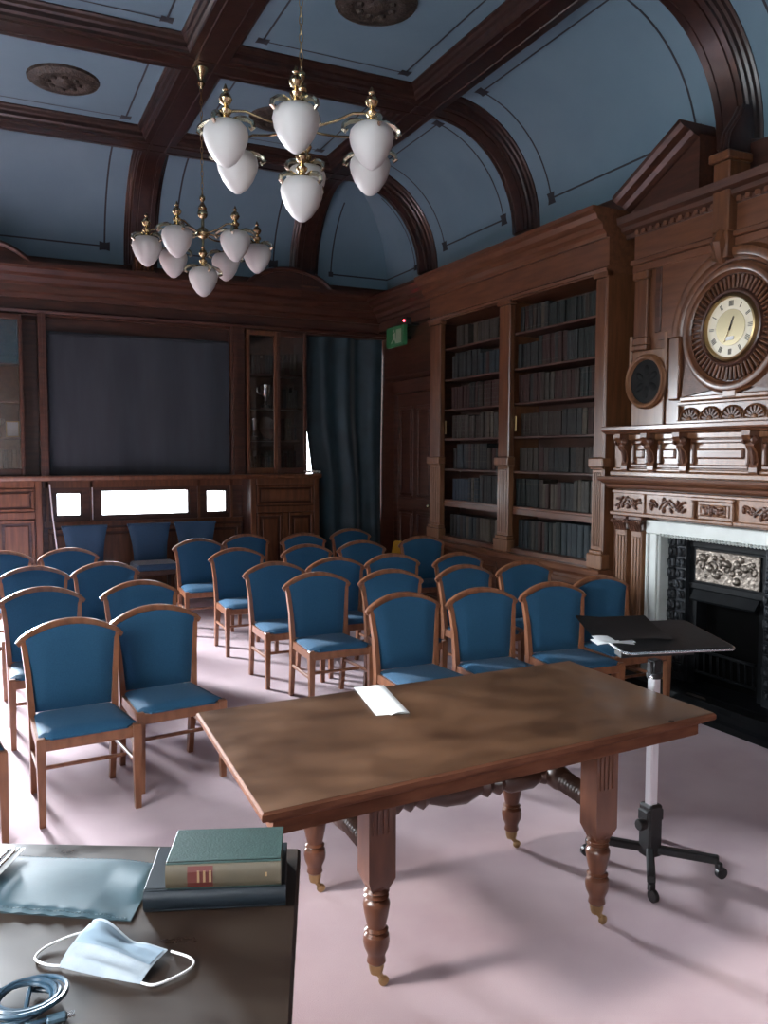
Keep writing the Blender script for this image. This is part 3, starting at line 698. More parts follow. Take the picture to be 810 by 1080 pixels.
for s in (-1, 1):
    for c, hw in ((.745, .065), (.915, .065)):
        m = MB(); a, b = YM+s*c-hw, YM+s*c+hw
        m.cbox(4.43, 4.52, a-.01, b+.01, 0, .20, .008); m.cbox(4.44, 4.52, a, b, .20, .24, .006); m.cbox(4.455, 4.52, a+.008, b-.008, .24, 1.13, .008)
        for k in range(3): m.cbox(4.447, 4.456, a+.022+k*.032, a+.044+k*.032, .30, 1.08, .003)
        p = m.build('pilaster', 'oak_pale', t)
        m = MB(); m.cbox(4.435, 4.52, a-.008, b+.008, 1.205, 1.235, .006)
        for k in range(5):
            y = a + (b-a)*(k+.5)/5
            m.tube([(4.452, y, 1.12), (4.44, y, 1.165), (4.415, y, 1.195), (4.425, y, 1.175)], [.008, .013, .011, .004], 6)
        for y in (a, b): m.lathe([(.001, -.02), (.016, -.012), (.02, 0), (.016, .012), (.001, .02)], 8, (4.43, y, 1.19))
        m.build('capital', 'carved', p, smooth=True)
m = MB(); m.cbox(4.43, 4.53, YM-1.02, YM+1.02, 1.235, 1.262, .005); m.cbox(4.45, 4.53, YM-1.0, YM+1.0, 1.26, 1.43, .004); m.cbox(4.44, 4.53, YM-1.01, YM+1.01, 1.405, 1.43, .005)
for y in (YM+.66, YM-.66): m.cbox(4.435, 4.46, y-.012, y+.012, 1.262, 1.405, .004)
m.build('frieze', 'oak_pale', t)
m = MB(); TT = Matrix.Translation((4.452-XR, 0, 0)) @ Td
panel_frame(m, rw(YM+.185), rw(YM-.185), 1.232, 1.412, TT, .03, .03, .010, .02); panel_frame(m, rw(YM+.115), rw(YM-.115), 1.285, 1.36, TT, .015, .018, .0); m.build('centre_panel', 'oak_pale', t)
for i, (c, wy) in enumerate(((.83, .28), (.42, .42), (-.42, .42), (-.83, .28))):
    m = MB(); foliage(m, YM+c, 1.335, wy, .105, 4.445, rs=i); m.build('carved_foliage', 'carved', t, smooth=True)
m = MB(); foliage(m, YM, 1.322, .2, .05, 4.435, rs=9); m.build('carved_foliage', 'carved', t, smooth=True)
SP = [(-.45, 0), (.0, 0), (.02, .015), (.025, .035), (.07, .05), (.075, .058), (.10, .062), (.105, .078), (.10, .094), (-.45, .094)]
m = MB(); m.ext([(u, v) for u, v in SP], (4.46, YM-1.10, 1.438), (4.46, YM+1.085, 1.438), (-1, 0, 0), (0, 0, 1)); m.build('lower_shelf', 'oak_h', t)
# register between the shelves: sloping sunk panels and corbels
CORB = [.93, .63, .27, -.37, -.73, -1.0]
CORB = [.90, .62, .30, -.30, -.62, -.90]
m = MB(); m.box(4.50, 4.55, YM-1.05, YM+1.05, 1.53, 1.86); m.cbox(4.455, 4.55, YM-1.06, YM+1.06, 1.535, 1.575, .008); m.cbox(4.475, 4.55, YM-1.05, YM+1.05, 1.575, 1.60, .008); m.cbox(4.47, 4.55, YM-1.05, YM+1.05, 1.815, 1.86, .008); m.build('register', 'oak_pale', t)
for a, b in zip(CORB[:-1], CORB[1:]):
    mm = MB(); ww = (a-b)-.10; c = YM + (a+b)/2
    panel_frame(mm, rw(c+ww/2), rw(c-ww/2), 1.605, 1.812, Matrix.Translation((4.50-XR, 0, 0)) @ Td, .03, .028, 0)
    if ww > .1: mm.cbox(4.478, 4.51, c-ww/2+.05, c+ww/2-.05, 1.675, 1.745, .012)
    mm.build('register_panel', 'oak_h', t)
for c in CORB:
    y = YM + c; m = MB()
    prof = [(0, 1.86), (.115, 1.86), (.118, 1.83), (.10, 1.80), (.075, 1.785), (.08, 1.765), (.07, 1.745), (.045, 1.72), (.03, 1.66), (.045, 1.62), (.045, 1.59), (.03, 1.57), (0, 1.57)]
    m.poly([(4.50-u, y-.032, z) for u, z in prof], (0, .064, 0)); o = m.build('corbel', 'oak', t)
    m = MB()
    for s in (-1, 1):
        T = Matrix.Translation((4.425, y+s*.03, 1.80)) @ Matrix.Rotation(R(-90*s), 4, 'X'); m.lathe([(.03, 0), (.03, .012), (.018, .018), (.012, .026), (.001, .03)], 12, T=T)
    m.tube([(4.44, y, 1.76), (4.455, y, 1.70), (4.462, y, 1.64)], [.02, .016, .008], 6)
    m.build('scroll', 'carved', o, smooth=True)
m = MB(); m.ext([(-.4, 0), (.05, 0), (.06, .012), (.085, .018), (.09, .03), (.09, .052), (.08, .06), (-.4, .06)], (4.46, YM-1.07, 1.862), (4.46, YM+1.07, 1.862), (-1, 0, 0), (0, 0, 1)); m.build('upper_shelf', 'oak_h', t)

# overmantel
XO = 4.60
t = thing('overmantel', 'carved dark wood overmantel with arch and broken pediment', 'overmantel', (0, 0, 0))
m = MB(); m.box(XO, XR, YM-.98, YM+.98, 1.92, 3.55); m.build('back_board', 'oak', t)
# arched clock surround
CZ = 2.56; AR = .50
def ringprof(y0, z0, r0, r1, x, d, a0=0, a1=2*math.pi, n=40, step=.35):
    m = MB(); fr = []
    for i in range(n + (0 if a1-a0 > 6.2 else 1)):
        a = a0 + (a1-a0)*i/n; dv = Vector((0, math.cos(a), math.sin(a)))
        fr.append((Vector((x, y0, z0)) + dv*r0, dv, Vector((-1, 0, 0))))
    w_ = r1 - r0
    prof = [(0, 0), (0, d*.4), (w_*.15, d*.55), (w_*.25, d*.9), (w_*.5, d), (w_*.75, d*.9), (w_*.85, d*.55), (w_, d*.4), (w_, 0)]
    m.sweep(prof, fr, loop=(a1-a0 > 6.2)); return m
m = ringprof(YM, CZ, .45, .56, XO, .055, 0, math.pi, 32)
for s in (-1, 1): m.cbox(XO-.05, XO, YM+s*.45, YM+s*.56, 2.10, CZ, .012)
m.build('arch', 'oak', t, smooth=True)
m = MB()                                              # spandrel board outside the arch
for s in (-1, 1):
    P = [(XO-.02, YM+s*.55*math.cos(a), CZ+.55*math.sin(a)) for a in [R(90*i/12) for i in range(13)]]
    m.poly(P + [(XO-.02, YM, 3.12), (XO-.02, YM+s*.70, 3.12), (XO-.02, YM+s*.70, CZ)], (.02, 0, 0))
m.build('spandrel', 'oak_h', t)
m = MB(); m.box(XO-.012, XO, YM-.45, YM+.45, 2.09, CZ)
P = [(XO-.012, YM+.45*math.cos(a), CZ+.45*math.sin(a)) for a in [R(180*i/24) for i in range(25)]]; m.poly(P, (.012, 0, 0)); m.build('tympanum', 'mahogany', t)
ringprof(YM, CZ, .36, .44, XO-.012, .05, n=44).build('clock_ring', 'oak', t, smooth=True)
m = MB()                                              # radial fluting round the clock
for i in range(56):
    a = 2*math.pi*i/56; T = Matrix.Translation((XO-.012, YM, CZ)) @ Matrix.Rotation(a, 4, 'X')
    m.cbox(-.030, 0, -.009, .009, .255, .355, .008, T)
m.build('fluted_rosette', 'oak', t)
ringprof(YM, CZ, .225, .265, XO-.012, .05, n=40).build('clock_moulding', 'mahogany', t, smooth=True)
for s in (-1, 1):                                     # pierced corner spandrels below the circle
    m = MB(); P = [(XO-.03, YM+s*.43*math.cos(a), CZ-.43*math.sin(a)) for a in [R(20 + 50*i/8) for i in range(9)]]
    m.poly(P + [(XO-.03, YM+s*.44, 2.12)], (.018, 0, 0)); m.build('corner_spandrel', 'carved', t)
m = MB(); m.cbox(XO-.04, XO, YM-.45, YM+.45, 2.085, 2.12, .008); m.cbox(XO-.045, XO, YM-.06, YM+.06, 2.09, 2.15, .01); m.build('sill_rail', 'oak_pale', t)
# fan arcade under the clock
m = MB(); m.cbox(XO-.03, XO, YM-.48, YM+.48, 1.925, 1.95, .005); m.cbox(XO-.03, XO, YM-.48, YM+.48, 2.062, 2.083, .005)
for s in (-1, 1): m.cbox(XO-.03, XO, YM+s*.465, YM+s*.485, 1.95, 2.06, .004)
ar = m.build('arcade', 'oak_pale', t)
for i in range(5):
    y = YM - .376 + i*.188
    mm = ringprof(y, 1.952, .080, .093, XO, .024, 0, math.pi, 14)
    mm.lathe([(.024, 0), (.018, .02), (.001, .024)], 10, T=Matrix.Translation((XO, y, 1.957)) @ Matrix.Rotation(R(-90), 4, 'Y'))
    mm.build('arch_rib', 'oak_pale', ar, smooth=True)
    mm = MB()
    for k in range(7):
        T = Matrix.Translation((XO, y, 1.952)) @ Matrix.Rotation(R(-78 + 26*k), 4, 'X'); mm.cbox(-.014, 0, -.009, .009, .026, .080, .003, T)
    mm.build('fan', 'carved', ar)
# side pilasters, aprons with round grilles
for s in (-1, 1):
    m = MB(); c = YM + s*.80
    m.cbox(XO-.02, XO, c-.17, c+.17, 1.925, 2.50, .006); m.cbox(XO-.03, XO, c-.20, c-.17, 2.2, 2.62, .006) ; m.cbox(XO-.03, XO, c+.17, c+.20, 2.2, 2.62, .006); m.build('apron', 'oak_pale', t)
    m = MB(); c2 = YM + s*.87; m.cbox(XO-.06, XO, c2-.085, c2+.085, 2.50, 2.54, .008); m.cbox(XO-.05, XO, c2-.075, c2+.075, 2.54, 2.60, .008); m.cbox(XO-.035, XO, c2-.06, c2+.06, 2.60, 3.04, .006); m.cbox(XO-.055, XO, c2-.08, c2+.08, 3.04, 3.10, .008); m.build('pilaster', 'oak', t)
    m = MB(); c3 = YM + s*.70; m.cbox(XO-.03, XO, c3-.03, c3+.03, 2.62, 3.10, .005); m.build('strip', 'mahogany', t)
    o = ringprof(c, 2.26, .165, .21, XO-.02, .045, n=28).build('grille_ring', 'oak_pale' , t, smooth=True)
    m = MB(); m.lathe([(.17, 0), (.17, .012), (.001, .014)], 24, T=Matrix.Translation((XO-.02, c, 2.26)) @ Matrix.Rotation(R(-90), 4, 'Y'))
    for k in range(6):
        T = Matrix.Translation((XO-.03, c, 2.26)) @ Matrix.Rotation(k*math.pi/3, 4, 'X') @ Matrix.Translation((0, 0, .075)); m.lathe([(.001, -.05), (.026, -.02), (.03, .015), (.018, .045), (.001, .055)], 8, T=T @ Matrix.Diagonal((.5, 1, 1, 1)))
    m.build('grille', 'grille', o, smooth=True)
# entablature
m = MB(); m.cbox(XO-.03, XO+.05, YM-.98, YM+.98, 3.10, 3.16, .006); m.cbox(XO-.05, XO+.05, YM-.99, YM+.99, 3.16, 3.20, .008); m.box(XO-.02, XO+.05, YM-.97, YM+.97, 3.20, 3.38); m.build('architrave', 'oak_h', t)
m = MB(); m.ext([(0, 0), (.03, 0), (.035, .03), (.08, .05), (.085, .08), (.12, .10), (.13, .15), (0, .15)], (XO, YM-1.06, 3.38), (XO, YM+1.06, 3.38), (-1, 0, 0), (0, 0, 1)); m.build('cornice', 'mahogany_y', t)
_d = MB().cbox(XO-.055, XO, -.018, .018, 3.385, 3.425, .004).build('dentil', 'oak_h', t); _d.location.y = YM - .92
for i in range(1, 26):
    o = _d.copy(); COL.objects.link(o); o.location.y = YM - .92 + i*.0736
for s in (-1, 1):                                     # broken pediment
    A = Vector((0, YM+s*1.045, 3.585)); B = Vector((0, YM+s*.36, 3.94)); m = MB()
    m.poly([(XO, A.y, 3.53), (XO, B.y, 3.53), (XO, B.y, B.z+.02), (XO, A.y, A.z+.02)], (.2, 0, 0)); m.build('tympanum', 'mahogany_y', t)
    d = (B - A).normalized(); n = Vector((0, -d.z*s*-1 if False else 0, 0))
    n = Vector((0, -d.z, d.y)); n = n if n.z > 0 else -n
    m = MB(); prof = [(.2, 0), (-.02, 0), (-.05, .02), (-.07, .05), (-.12, .07), (-.14, .10), (-.14, .13), (.2, .13)]
    m.sweep([(u, v) for u, v in prof], [(Vector((XO, A.y, A.z)), X3, n), (Vector((XO, B.y, B.z)), X3, n)]); m.build('raking_cornice', 'mahogany_y', t)
m = MB(); m.cbox(XO-.10, XO+.10, YM-.0, YM+.14, 3.20, 3.66, .008); m.cbox(XO-.13, XO+.1, YM-.02, YM+.16, 3.66, 3.72, .01); m.build('pedestal', 'oak', t)
m = MB(); m.cbox(XO-.10, XO, YM-.0, YM+.14, 3.02, 3.20, .01)
m.tube([(XO-.06, YM+.07, 3.20), (XO-.10, YM+.07, 3.12), (XO-.085, YM+.07, 3.04), (XO-.06, YM+.07, 3.0)], [.05, .055, .04, .02], 8); m.build('keystone', 'oak', t, smooth=True)
m = MB(); pts = [(XO+.05-.22*math.sin(a)+.02, YM+.07, 3.72+.42*(i/8)) for i, a in enumerate([R(90*j/8) for j in range(9)])]
m.poly([(XO-.10, YM+.01, 3.72), (XO+.1, YM+.01, 3.72), (XO+.1, YM+.01, 4.04), (XO+.05, YM+.01, 4.04), (XO+.0, YM+.01, 3.95), (XO-.08, YM+.01, 3.84)], (0, .09, 0))
for k in (0, 1): m.tube([(XO-.105, YM+.03+.04*k, 3.73), (XO-.085, YM+.03+.04*k, 3.84), (XO-.005, YM+.03+.04*k, 3.95), (XO+.045, YM+.03+.04*k, 4.04)], .014, 6)
m.build('scroll_bracket', 'beam', t, smooth=True)

# clock
t = thing('wall_clock', 'round clock with pale dial set in the arched overmantel', 'clock', (XO-.012, YM, CZ))
TC = Matrix.Rotation(R(-90), 4, 'Y')
MB().lathe([(.222, 0), (.228, .03), (.215, .055), (.204, .06), (.198, .045), (.198, .02)], 40, T=TC).build('bezel', 'brass_dull', t, smooth=True)
d = MB().lathe([(.20, .0), (.20, .034), (.001, .034)], 40, T=TC).build('dial', 'clockdial', t)
MB().lathe([(.122, .034), (.122, .037), (.001, .037)], 36, T=TC).build('dial_centre', 'clockgold', d)
m = MB()
numer = [(12, 4), (1, 1), (2, 2), (3, 3), (4, 4), (5, 2), (6, 3), (7, 3), (8, 4), (9, 2), (10, 1), (11, 2)]
for h, k in numer:
    a = -h*math.pi/6
    for j in range(k):
        T = Matrix.Rotation(-a, 4, 'X'); off = (j-(k-1)/2)*.010
        m.box(-.0365, -.034, off-.0022, off+.0022, .143, .180, Matrix.Rotation(h*math.pi/6, 4, 'X'))
m.build('numerals', 'ink', d, kind='stuff')
for nm, ln, wd, an in (('hour_hand', .075, .006, 20), ('minute_hand', .105, .004, 205)):
    m = MB(); T = Matrix.Rotation(R(an), 4, 'X'); m.poly([T @ Vector(p) for p in ((-.042, -wd, -.02), (-.042, wd, -.02), (-.042, wd*.5, ln), (-.042, -wd*.5, ln))], (.003, 0, 0)); m.build(nm, 'ink' if nm == 'hour_hand' else 'brass', t)
m = MB(); m.box(-.041, -.037, -.032, .032, -.085, -.060); m.build('maker_plaque', 'paper', d)

# small shiny metal tray on the hearth
t = tag(MB().cbox(4.20, 4.30, 3.98, 4.14, .0505, .085, .01).build('ash_tin', 'silverplate'), 'small dented metal tin on the black hearth behind the chair', 'tin')

# ================================================================ CHANDELIERS
def spherez(m, r, z, n=12): m.lathe(sphere_prof(r, z, 8), n)
def chandelier(cx, cy, phi, label, topz):
    t = thing('chandelier', label, 'chandelier', (cx, cy, 3.33), group='brass chandeliers')
    Z = lambda z: z - 3.33
    m = MB()
    m.lathe([(.010, Z(3.22)), (.013, Z(3.30)), (.010, Z(3.42)), (.012, Z(3.46)), (.05, Z(3.475)), (.055, Z(3.50)), (.035, Z(3.53)), (.014, Z(3.55)), (.012, Z(3.62)), (.012, Z(3.66)), (.03, Z(3.68)), (.036, Z(3.70)), (.02, Z(3.73)), (.01, Z(3.75)), (.022, Z(3.77)), (.012, Z(3.79)), (.006, Z(3.82))], 16)
    spherez(m, .042, Z(3.655)); spherez(m, .05, Z(3.50)); spherez(m, .024, Z(3.78)); m.build('stem', 'brass', t, smooth=True)
    lc = MB(); n = int((topz - 3.81)/.045)
    for i in range(n):
        z0 = Z(3.81) + i*(topz-3.81)/n; hh = (topz-3.81)/n*.68; ax = (1, 0) if i % 2 else (0, 1)
        lc.tube([(.010*math.cos(a)*ax[0], .010*math.cos(a)*ax[1], z0 + hh*.7 + hh*math.sin(a)*.9) for a in [k*math.pi/4 for k in range(8)]], .0028, 5, loop=True)
    lc.build('chain', 'brass_dull', t, smooth=True)
    MB().lathe([(.012, Z(topz)-.16), (.02, Z(topz)-.14), (.035, Z(topz)-.12), (.02, Z(topz)-.10), (.03, Z(topz)-.06), (.06, Z(topz)-.02), (.065, Z(topz))], 14).build('canopy', 'brass', t, smooth=True)
    def lamp(x, y, z, ang_):
        c = MB(); T = Matrix.Translation((x, y, z))
        c.lathe([(.066, .090), (.070, .10), (.050, .118), (.028, .128), (.020, .14), (.030, .152), (.034, .165), (.018, .18), (.012, .19), (.026, .20), (.036, .222), (.026, .245), (.012, .255), (.010, .262), (.016, .27), (.010, .282), (.003, .30)], 16, T=T)
        cap = c.build('lamp_cap', 'brass', t, smooth=True)
        s = MB(); s.lathe([(.002, -.128), (.022, -.122), (.056, -.096), (.090, -.048), (.112, .004), (.119, .040), (.113, .072), (.090, .098), (.055, .108), (.055, .09), (.08, .07)], 24, T=T)
        s.build('glass_shade', 'opal', t, smooth=True)
        q = MB()
        for k in range(4):
            a = ang_ + R(45) + k*math.pi/2; dx, dy = math.cos(a), math.sin(a)
            q.tube([(x+dx*r, y+dy*r, z+zz) for r, zz in ((.04, .115), (.08, .120), (.120, .110), (.150, .090), (.156, .066), (.142, .056), (.132, .068))], [.010, .015, .016, .014, .012, .010, .007], 6)
        q.build('scroll_leaf', 'brass_pale', cap, smooth=True)
    for k in range(6):
        a = phi + k*math.pi/3; dx, dy = math.cos(a), math.sin(a)
        MB().tube([(dx*r, dy*r, z) for r, z in ((.04, .165), (.12, .16), (.22, .165), (.33, .185), (.40, .172), (.442, .150))], .0075, 8).build('arm', 'brass', t, smooth=True)
        lamp(dx*.442, dy*.442, 0, a)
    lamp(0, 0, -.215, phi)
    return t
chandelier(1.625, 4.46, 4.302, 'large near brass chandelier with white acorn glass shades', 4.80)
chandelier(1.655, 6.90, 4.027, 'smaller looking far brass chandelier nearer the back blind', 4.80)

# ================================================================ TABLE
t = thing('extending_table', 'large worn dark wooden table with turned legs on castors', 'table', (1.545, 2.605, 0), R(-1))
_c = [Vector((x-1.545, y-2.605, 0)) for x, y in ((.624, 2.034), (2.372, 2.150), (2.378, 3.002), (.665, 2.962))]
_c = [Matrix.Rotation(R(1), 4, 'Z') @ v for v in _c]
def topring(dx, z):
    return [Vector((v.x - math.copysign(dx, v.x), v.y - math.copysign(dx, v.y), z)) for v in _c]
MB().loft([topring(dx, z) for (dx, z) in ((.048, .676), (.043, .681), (.043, .716), (.03, .723), (.022, .731), (.004, .738), (0, .744), (0, .758), (.006, .764))]).build('edge_moulding', 'tableedge', t)
MB().loft([topring(.007, .762), topring(.007, .7655)]).build('tabletop', 'tabletop', t)
LEG = [(.024, .075), (.034, .085), (.030, .105), (.036, .118), (.044, .135), (.047, .155), (.044, .175), (.032, .185), (.042, .192), (.032, .20), (.036, .215), (.044, .25), (.048, .275), (.046, .285), (.034, .295), (.044, .303), (.034, .311), (.046, .320), (.036, .330), (.040, .34)]
LEG = [(r*.92, z) for r, z in LEG]
LX = [(-.455, -.30), (.415, -.31), (-.44, .32), (.46, .315)]
for (x, y) in LX:
    m = MB(); m.lathe(LEG, 18, (x, y, 0))
    b = .046
    m.loft([[Vector((x+sx*w_, y+sy*w_, z)) for sx, sy in ((-1, -1), (1, -1), (1, 1), (-1, 1))] for w_, z in ((.028, .325), (b, .37), (b, .685))])
    for k in range(4): m.box(x-.034+k*.018, x-.022+k*.018, y-b-.004, y-b, .52, .67)
    lg = m.build('leg', 'tablewood', t, smooth=True)
    c = MB(); c.lathe([(.020, .045), (.024, .06), (.026, .08), (.02, .085)], 12, (x, y, 0)); c.tube([(x, y, .05), (x+.012, y-.004, .035), (x+.02, y-.006, .02)], .010, 6)
    T = Matrix.Translation((x+.022, y-.018, .021)) @ Matrix.Rotation(R(-90), 4, 'X'); c.lathe([(.013, .002), (.017, .005), (.017, .013), (.013, .016)], 14, T=T @ Matrix.Translation((0, .004, 0)))
    c.build('castor', 'brass_dull', lg, smooth=True)
def turned(m, A, B, prof, n=12):
    A, B = Vector(A), Vector(B); d = B - A; L = d.length; T = Matrix.Translation(A) @ d.to_track_quat('Z', 'Y').to_matrix().to_4x4(); m.lathe([(r*1.3, z*L) for r, z in prof], n, T=T)
RP = [(.02, 0), (.022, .03)]
for i in range(8): z = .05 + i*.035; RP += [(.020, z), (.030, z+.010), (.032, z+.018), (.022, z+.030)]
RP += [(.035, .36), (.038, .40), (.038, .60), (.035, .64)]
for i in range(8): z = .67 + i*.035; RP += [(.022, z), (.032, z+.010), (.030, z+.018), (.020, z+.030)]
RP += [(.02, 1)]
for a, b in ((0, 2), (1, 3)):
    m = MB(); turned(m, (LX[a][0], LX[a][1]+.04, .45), (LX[b][0], LX[b][1]-.04, .45), RP); m.build('end_stretcher', 'stretcher', t, smooth=True)
m = MB(); turned(m, (-.43, .01, .45), (.42, .0, .45), [(.018, 0), (.03, .03), (.022, .06), (.034, .10), (.036, .22), (.022, .25), (.036, .28), (.022, .31), (.036, .34), (.024, .37), (.04, .45), (.042, .55), (.024, .63), (.036, .66), (.022, .69), (.036, .72), (.022, .75), (.036, .78), (.034, .90), (.022, .94), (.03, .97), (.018, 1)]); m.build('long_stretcher', 'stretcher', t, smooth=True)

# white folded sheet on the table
Tp = Matrix.Translation((1.334, 2.814, .7665)) @ Matrix.Rotation(R(-11), 4, 'Z')
t = thing('folded_sheet', 'narrow white folded sheet lying on the worn table', 'paper', Tp.translation)
t.rotation_euler = (0, 0, R(-11))
MB().box(-.062, .062, -.185, .185, 0, .0015).build('sheet', 'paper', t)
def ff(u, v): return Vector((-.012 + .072*u, -.20 + .37*v, .002 + .010*math.sin(math.pi*u)**.7*(1-.3*v)))
m = MB(); m.grid(ff, 8, 6); m.build('fold', 'paper', t, smooth=True)

# ================================================================ WHEELED STAND
PX, PY = 2.435, 2.53
t = thing('laptop_stand', 'black wheeled stand with chrome pole and flat tray top', 'stand', (PX, PY, 0))
m = MB(); m.cbox(-.035, .035, -.035, .035, .05, .27, .008); m.cbox(-.045, .045, -.03, .03, .20, .25, .006); m.build('column_sleeve', 'black', t)
MB().lathe([(.02, 0), (.024, .01), (.024, .03), (.02, .035)], 12, T=Matrix.Translation((-.05, -.02, .20)) @ Matrix.Rotation(R(-90), 4, 'Y')).build('clamp_knob', 'black', t, smooth=True)
for (ex, ey) in ((-.185, -.205), (.178, -.197), (-.165, .185), (.185, .19)):
    d = Vector((ex, ey, 0)); L = d.length; a = math.atan2(ey, ex); T = Matrix.Rotation(a, 4, 'Z')
    lg = MB().cbox(.0, L, -.016, .016, .062, .095, .006, T).build('foot', 'black', t)
    c = MB(); Tc = Matrix.Translation((ex, ey, 0)) @ Matrix.Rotation(a+.7, 4, 'Z'); c.cbox(-.010, .010, -.014, .014, .04, .07, .003, Tc)
    c.lathe([(.016, -.012), (.024, -.009), (.024, .009), (.016, .012)], 14, T=Tc @ Matrix.Translation((.012, 0, .0245)) @ Matrix.Rotation(R(90), 4, 'X')); c.build('castor', 'black', lg, smooth=True)
m = MB()
prof = [(.020, .014), (.014, .020), (-.014, .020), (-.020, .014), (-.020, -.014), (-.014, -.020), (.014, -.020), (.020, -.014)]
m.loft([[Vector((x, y, z)) for x, y in prof] for z in (.25, .80)]); m.build('pole', 'steel', t)
m = MB(); m.lathe([(.030, .795), (.032, .80), (.032, .815), (.026, .82)], 16); m.cbox(-.022, .022, -.022, .022, .815, .872, .004); m.tube([(-.025, -.01, .80), (-.03, -.01, .865)], .006, 6); m.build('clamp', 'black', t, smooth=True)
MB().tube([(-.045, -.03, .808), (.045, .03, .808)], .007, 8).build('clamp_bolt', 'chrome', t, smooth=True)
# board: tilted slightly
BO = Matrix.Translation((.205, .205, .905)) @ Matrix.Rotation(R(-15), 4, 'Z') @ Matrix.Rotation(R(5), 4, 'X')
def rrect(hx, hy, r, z, n=4):
    P = []
    for sx, sy, a0 in ((1, -1, -90), (1, 1, 0), (-1, 1, 90), (-1, -1, 180)):
        for i in range(n + 1): a = R(a0 + 90*i/n); P.append(BO @ Vector((sx*(hx-r) + r*math.cos(a), sy*(hy-r) + r*math.sin(a), z)))
    return P
bd = MB().loft([rrect(.252, .208, .03, -.008), rrect(.252, .208, .03, .006), rrect(.246, .202, .028, .009)]).build('board', 'boardblack', t)
m = MB(); m.tube(rrect(.254, .210, .032, 0), .0055, 6, loop=True); m.build('silver_trim', 'chrome', bd, smooth=True)
m = MB(); m.box(-.03, .30, -.03, .03, -.03, -.008, Matrix.Translation((-.0, .0, 0)) @ BO @ Matrix.Translation((-.22, -.14, 0))); m.build('bracket', 'black', t)
# folder with papers on the stand
B2 = Matrix.Translation((PX, PY, 0)) @ BO
t = thing('folder', 'open black folder lying on the stand tray', 'folder', (0, 0, 0))
def fcov(u, v): return B2 @ Vector((-.31 + .34*u, -.10 + .27*v, .012 + .035*max(0, .35-u)**1*v + .012*math.sin(u*3.1)*(1-v) + .03*v*v))
m = MB(); m.grid(fcov, 14, 8); m.grid(lambda u, v: fcov(u, v) + Vector((0, 0, .004)), 14, 8, True); m.build('cover', 'boardblack', t, smooth=True)
t = thing('loose_papers', 'few white sheets poking out of the folder on the stand', 'paper', (0, 0, 0))
for k in range(2):
    def fpp(u, v, k=k): return B2 @ Vector((-.335 + .17*u + .01*k, -.125 + .075*v + .012*k, .014 + .006*k + .006*math.sin(u*4+k)))
    m = MB(); m.grid(fpp, 8, 2); m.grid(lambda u, v: fpp(u, v) + Vector((0, 0, .0015)), 8, 2, True); m.build('sheet', 'paper', t, smooth=True)

# ================================================================ DESK IN THE FOREGROUND
DR = R(-27.5)
Dm = Matrix.Translation((.655, 1.825, 0)) @ Matrix.Rotation(DR, 4, 'Z')          # local origin at far right corner
t = thing('writing_desk', 'dark worn wooden desk top in the near left corner', 'desk', (.655, 1.825, 0), DR)
m = MB(); m.loft([[Vector((x, y, z)) for x, y in ((-1.5+d, -.85+d), (.092-d, -.85+d), (-d, -d), (-1.5+d, -d))] for d, z in ((.012, .722), (0, .73), (0, .752), (.006, .76))]); m.build('desk_top', 'desk', t)
m = MB(); m.box(-1.46, -.04, -.81, -.79, .60, .722); m.box(-1.46, -.04, -.06, -.04, .60, .722); m.box(-.06, -.04, -.81, -.04, .60, .722); m.box(-1.46, -1.44, -.81, -.04, .60, .722); m.build('apron', 'desk', t)
for x, y in ((-.08, -.08), (-.08, -.77), (-1.42, -.08), (-1.42, -.77)):
    m = MB(); m.loft([[Vector((x+sx*w_, y+sy*w_, z)) for sx, sy in ((-1, -1), (1, -1), (1, 1), (-1, 1))] for w_, z in ((.022, 0), (.035, .5), (.035, .722))]); m.build('leg', 'desk', t)
def bookthing(name, label, loc, rz, w, d, h, cov, spine, red):
    t = thing(name, label, 'book', loc, rz)
    m = MB(); m.cbox(-w/2, w/2, -d/2, d/2, 0, .004, .0015); m.cbox(-w/2, w/2, -d/2, d/2, h-.004, h, .0015); m.build('cover', cov, t)
    m = MB(); prof = [(-d/2+.004, 0), (-d/2-.002, .006), (-d/2-.006, h*.3), (-d/2-.006, h*.7), (-d/2-.002, h-.006), (-d/2+.004, h), (-d/2+.008, h), (-d/2+.008, 0)]
    m.loft([[Vector((x, y, z)) for y, z in prof] for x in (-w/2, w/2)]); s = m.build('spine', spine, t, smooth=True)
    MB().box(-w/2+.004, w/2-.004, -d/2+.006, d/2-.004, .004, h-.004).build('pages', 'pages', t)
    if red:
        x0, x1 = -w*.31, -w*.09
        m = MB(); prof = [(-d/2-.0028, .006), (-d/2-.0068, h*.3), (-d/2-.0068, h*.7), (-d/2-.0028, h-.006), (-d/2+.002, h-.006), (-d/2+.002, .006)]
        m.loft([[Vector((x, y, z)) for y, z in prof] for x in (x0, x1)]); l = m.build('spine_label', 'labelred', t)
        m = MB()
        for k in range(3):
            xx = x0 + .020 + k*.012; m.box(xx, xx+.0045, -d/2-.0078, -d/2-.006, h*.32, h*.74)
        m.build('gilt_lettering', 'gilt', l)
        MB().box(w*.36, w*.38, -d/2-.0066, -d/2-.004, h*.45, h*.6).build('gilt_stamp', 'gilt', s)
    return t
bookthing('book', 'larger dark blue-black book lying under the green book', (.436, 1.735, .7605), R(-20), .29, .19, .046, 'bookblack', 'bookblack', False)
bookthing('book', 'thick green book with tan spine and red label, on top', (.447, 1.708, .807), R(-21), .235, .155, .056, 'bookgreen', 'bookspine', True)
